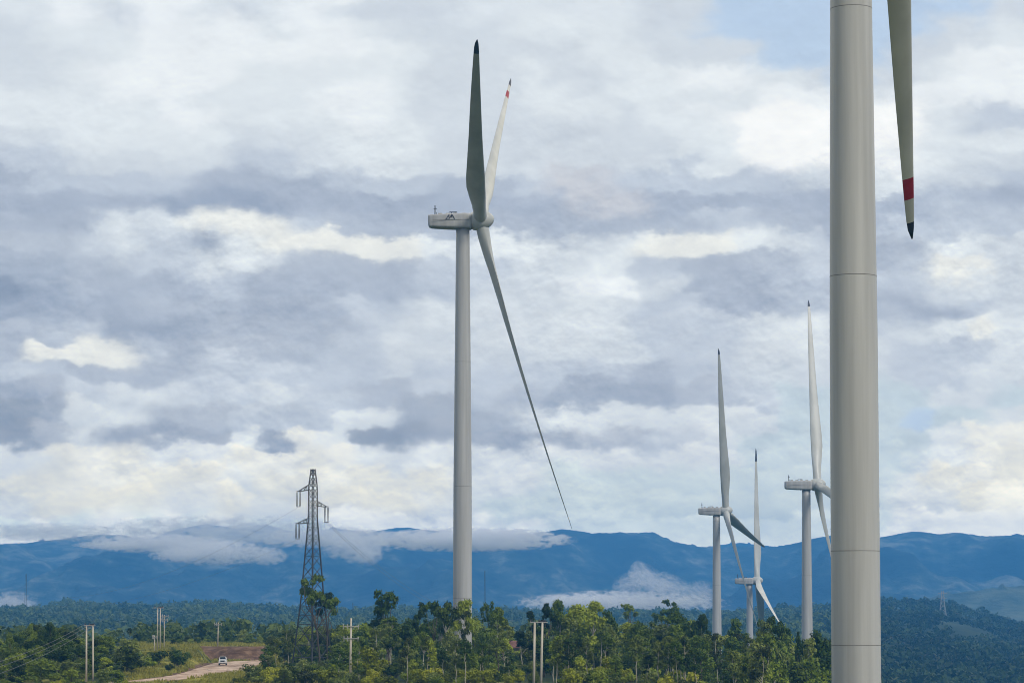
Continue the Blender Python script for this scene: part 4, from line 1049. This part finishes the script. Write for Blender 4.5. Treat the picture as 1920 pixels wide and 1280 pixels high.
# ------------------------------------------------------------------ far forest: one mass nobody could count
def far_forest(name, a0, a1, y0, y1, n, seed, label, leaf='leaf_far', size=(6, 11)):
    rng = np.random.default_rng(seed)
    y = y0 * (y1 / y0) ** rng.random(n); a = rng.uniform(a0, a1, n); x = (a - 960) / 5000 * y; z = H(x, y)
    dens = fbm(x / 60 + 9, y / 90, 4); keep = dens > .415; x, y, z = x[keep], y[keep], z[keep]; n = len(x)
    h = rng.uniform(*size, n) * (.6 + .9 * fbm(x / 45, y / 45, 3)); lob = 4
    cx = np.repeat(x, lob) + rng.normal(size=n * lob) * np.repeat(h, lob) * .22; cy = np.repeat(y, lob) + rng.normal(size=n * lob) * np.repeat(h, lob) * .22
    cz = np.repeat(z, lob) + np.repeat(h, lob) * rng.uniform(.35, .82, n * lob); cr = np.repeat(h, lob) * rng.uniform(.18, .33, n * lob)
    k = 11; m = n * lob * k; idx = np.repeat(np.arange(n * lob), k)
    d = rng.normal(size=(m, 3)); d[:, 2] = np.abs(d[:, 2]) * .9 - .15; d[:, 1] -= .35; d /= np.linalg.norm(d, axis=1)[:, None]
    c = np.stack([cx, cy, cz], 1)[idx]; r_ = cr[idx]; p = c + d * (r_ * rng.uniform(.75, 1.15, m))[:, None]
    nn = d + .45 * rng.normal(size=(m, 3)); nn /= np.linalg.norm(nn, axis=1)[:, None]; a_ = np.cross(nn, rng.normal(size=(m, 3))); a_ /= np.linalg.norm(a_, axis=1)[:, None]; b_ = np.cross(nn, a_)
    s = (r_ * rng.uniform(.35, .62, m))[:, None]
    Vq = np.stack([p - a_ * s, p - b_ * s * .8, p + a_ * s, p + b_ * s * .8], 1).reshape(-1, 3)
    o = link(name, np_mesh(name, Vq, np.arange(4 * m).reshape(-1, 4), M[leaf])); tag(o, label, 'forest', kind='stuff')
far_forest('far_forest', -700, 1560, 1050, 2840, 13000, 5, 'hazy blue-green forest covering the far ridge across the left and middle')
far_forest('far_forest', 1540, 2700, 900, 2840, 9000, 6, 'dark hazy forest on the wide hillside right of the nearest tower')
far_forest('far_forest', -600, 1700, 660, 900, 1500, 8, 'trees dropping into the valley behind the near plateau', size=(3, 7))
#@@PART4
# ------------------------------------------------------------------ low clouds and mist clinging to the mountains
def cloud(name, px, py, d, wpx, hpx, dens, seed, label, cut=.46, soft=.16, fscale=2.4, skew=0.0, det=6, depth=None, cat='cloud', fade=1.0):
    k = d / 5000.0; sx, sz = wpx / 2 * k, hpx / 2 * k; sy = depth or sx * .5
    import bmesh
    bm = bmesh.new(); bmesh.ops.create_icosphere(bm, subdivisions=3, radius=1); me = bpy.data.meshes.new(name); bm.to_mesh(me); bm.free()
    m = bpy.data.materials.new(name + '_vapour'); m.use_nodes = True; q = G(m.node_tree); q.t.nodes.clear()
    tcv = q.n('ShaderNodeTexCoord').outputs['Object']
    x, y, z = q.xyz(tcv)[:3]
    xs = q.m('SUBTRACT', x, q.m('MULTIPLY', z, skew)) if skew else x
    r = q.m('SQRT', q.m('ADD', q.m('ADD', q.m('POWER', xs, 2.0), q.m('POWER', y, 2.0)), q.m('POWER', z, 2.0)))
    ar = sx / sz
    nv = q.comb(q.m('MULTIPLY_ADD', xs, ar ** .72, seed * 3.1), q.m('MULTIPLY_ADD', y, 1.5, seed * 1.7), q.m('MULTIPLY_ADD', z, 1.25, seed * .9))
    nz_ = q.noise(nv, fscale, det, .6, .5)
    body = q.m('ADD', q.m('MULTIPLY', q.m('SUBTRACT', nz_, .5), 3.0), q.m('MULTIPLY', q.m('SUBTRACT', 1.0, r), .62 * fade))
    dn = q.m('MULTIPLY', q.sst(body, cut - .30, cut - .28 + soft * 1.4), q.m('MULTIPLY', q.sst(r, 1.0, .8), dens * 2.3))
    pv = q.n('ShaderNodeVolumePrincipled'); pv.inputs['Color'].default_value = (.99, .99, 1.0, 1); q.inp(pv.inputs['Density'], dn); pv.inputs['Anisotropy'].default_value = .0
    o_ = q.n('ShaderNodeOutputMaterial'); q.t.links.new(pv.outputs[0], o_.inputs['Volume'])
    me.materials.append(m); o = link(name, me, None, (xline(px, d), d, zline(py, d))); o.scale = (sx, sy, sz); tag(o, label, cat, kind='stuff'); return o
D1 = 3250
cloud('cloud_bank', 300, 1019, D1, 330, 40, 0.032, 2, 'long white cloud lying on the left mountain slope', cut=.42)
cloud('cloud_bank', 405, 1036, D1 - 60, 230, 54, 0.034, 13, 'lumpy white cloud hanging lowest on the slope left of the pylon', cut=.38, fscale=3.2)
cloud('cloud_bank', 330, 1040, D1 - 150, 120, 34, 0.034, 14, 'small ragged cloud under the long cloud on the left slope', cut=.42, fscale=3)
cloud('cloud_bank', 205, 1022, D1 - 90, 150, 17, 0.03, 15, 'thin cloud streak pointing left across the mountain', cut=.38, fscale=3)
cloud('cloud_bank', 420, 998, D1 + 400, 560, 70, 0.010, 3, 'cloud veil over the crest left of the pylon')
cloud('cloud_bank', 503, 1042, D1 - 120, 84, 40, 0.036, 4, 'small puff of cloud just left of the pylon', cut=.36)
cloud('cloud_bank', 690, 1040, D1 - 160, 62, 46, 0.036, 16, 'drooping tuft of cloud between pylon and central tower', cut=.36)
cloud('cloud_bank', 668, 1026, D1 - 100, 150, 66, 0.032, 5, 'hanging puff of cloud just right of the pylon', cut=.42)
cloud('cloud_bank', 620, 1008, D1, 330, 44, 0.028, 6, 'low cloud strip passing behind the pylon')
cloud('cloud_bank', 880, 1012, D1, 420, 50, 0.048, 7, 'dense white cloud crossing behind the central tower', cut=.36)
cloud('mist', 1180, 1128, 3020, 400, 48, 0.034, 8, 'white mist rising from the valley right of centre', cut=.47, fscale=2.6, skew=-.1, cat='mist')
cloud('mist', 1215, 1088, 3000, 84, 92, 0.034, 9, 'tallest torn plume of mist standing above the valley mist', cut=.44, fscale=3.6, skew=-.9, cat='mist')
cloud('mist', 1262, 1102, 2990, 84, 72, 0.03, 21, 'second torn plume of mist right of the tallest plume', cut=.46, fscale=3.8, skew=-.7, cat='mist')
cloud('mist', 1178, 1096, 3010, 70, 56, 0.03, 22, 'short plume of mist left of the tallest plume', cut=.46, fscale=3.6, skew=.3, cat='mist')
cloud('mist', 1315, 1112, 2985, 76, 56, 0.03, 23, 'mist plume beside the second turbine tower', cut=.46, fscale=3.6, skew=-.3, cat='mist')
cloud('mist', 1080, 1130, 3020, 260, 40, 0.032, 10, 'thin mist behind the forest right of the central tower', cat='mist')
cloud('mist', 20, 1130, 3000, 120, 52, 0.032, 11, 'small white mist patch at the left edge above the ridge', cut=.45, cat='mist')
cloud('cloud_bank', 90, 998, D1 + 300, 330, 40, 0.012, 31, 'pale cloud resting on the ridge crest near the left edge', cut=.40, fscale=3)
# ------------------------------------------------------------------ the air: one closed box of even haze
mb = MB(); x0, x1, y0, y1, z0, z1 = -7000, 7000, -500, 9050, -175, 285
mb.add([(x0, y0, z0), (x1, y0, z0), (x1, y1, z0), (x0, y1, z0), (x0, y0, z1), (x1, y0, z1), (x1, y1, z1), (x0, y1, z1)], [(3, 2, 1, 0), (4, 5, 6, 7), (0, 1, 5, 4), (1, 2, 6, 5), (2, 3, 7, 6), (3, 0, 4, 7)])
m = bpy.data.materials.new('haze_air'); m.use_nodes = True; m.node_tree.nodes.clear()
pv = m.node_tree.nodes.new('ShaderNodeVolumePrincipled'); pv.inputs['Color'].default_value = (.11, .45, 1.0, 1); pv.inputs['Density'].default_value = HAZE_D; pv.inputs['Anisotropy'].default_value = .1
o_ = m.node_tree.nodes.new('ShaderNodeOutputMaterial'); m.node_tree.links.new(pv.outputs[0], o_.inputs['Volume'])
tag(mb.build('haze', m), 'pale blue haze filling the air over the valley', 'haze', kind='stuff')
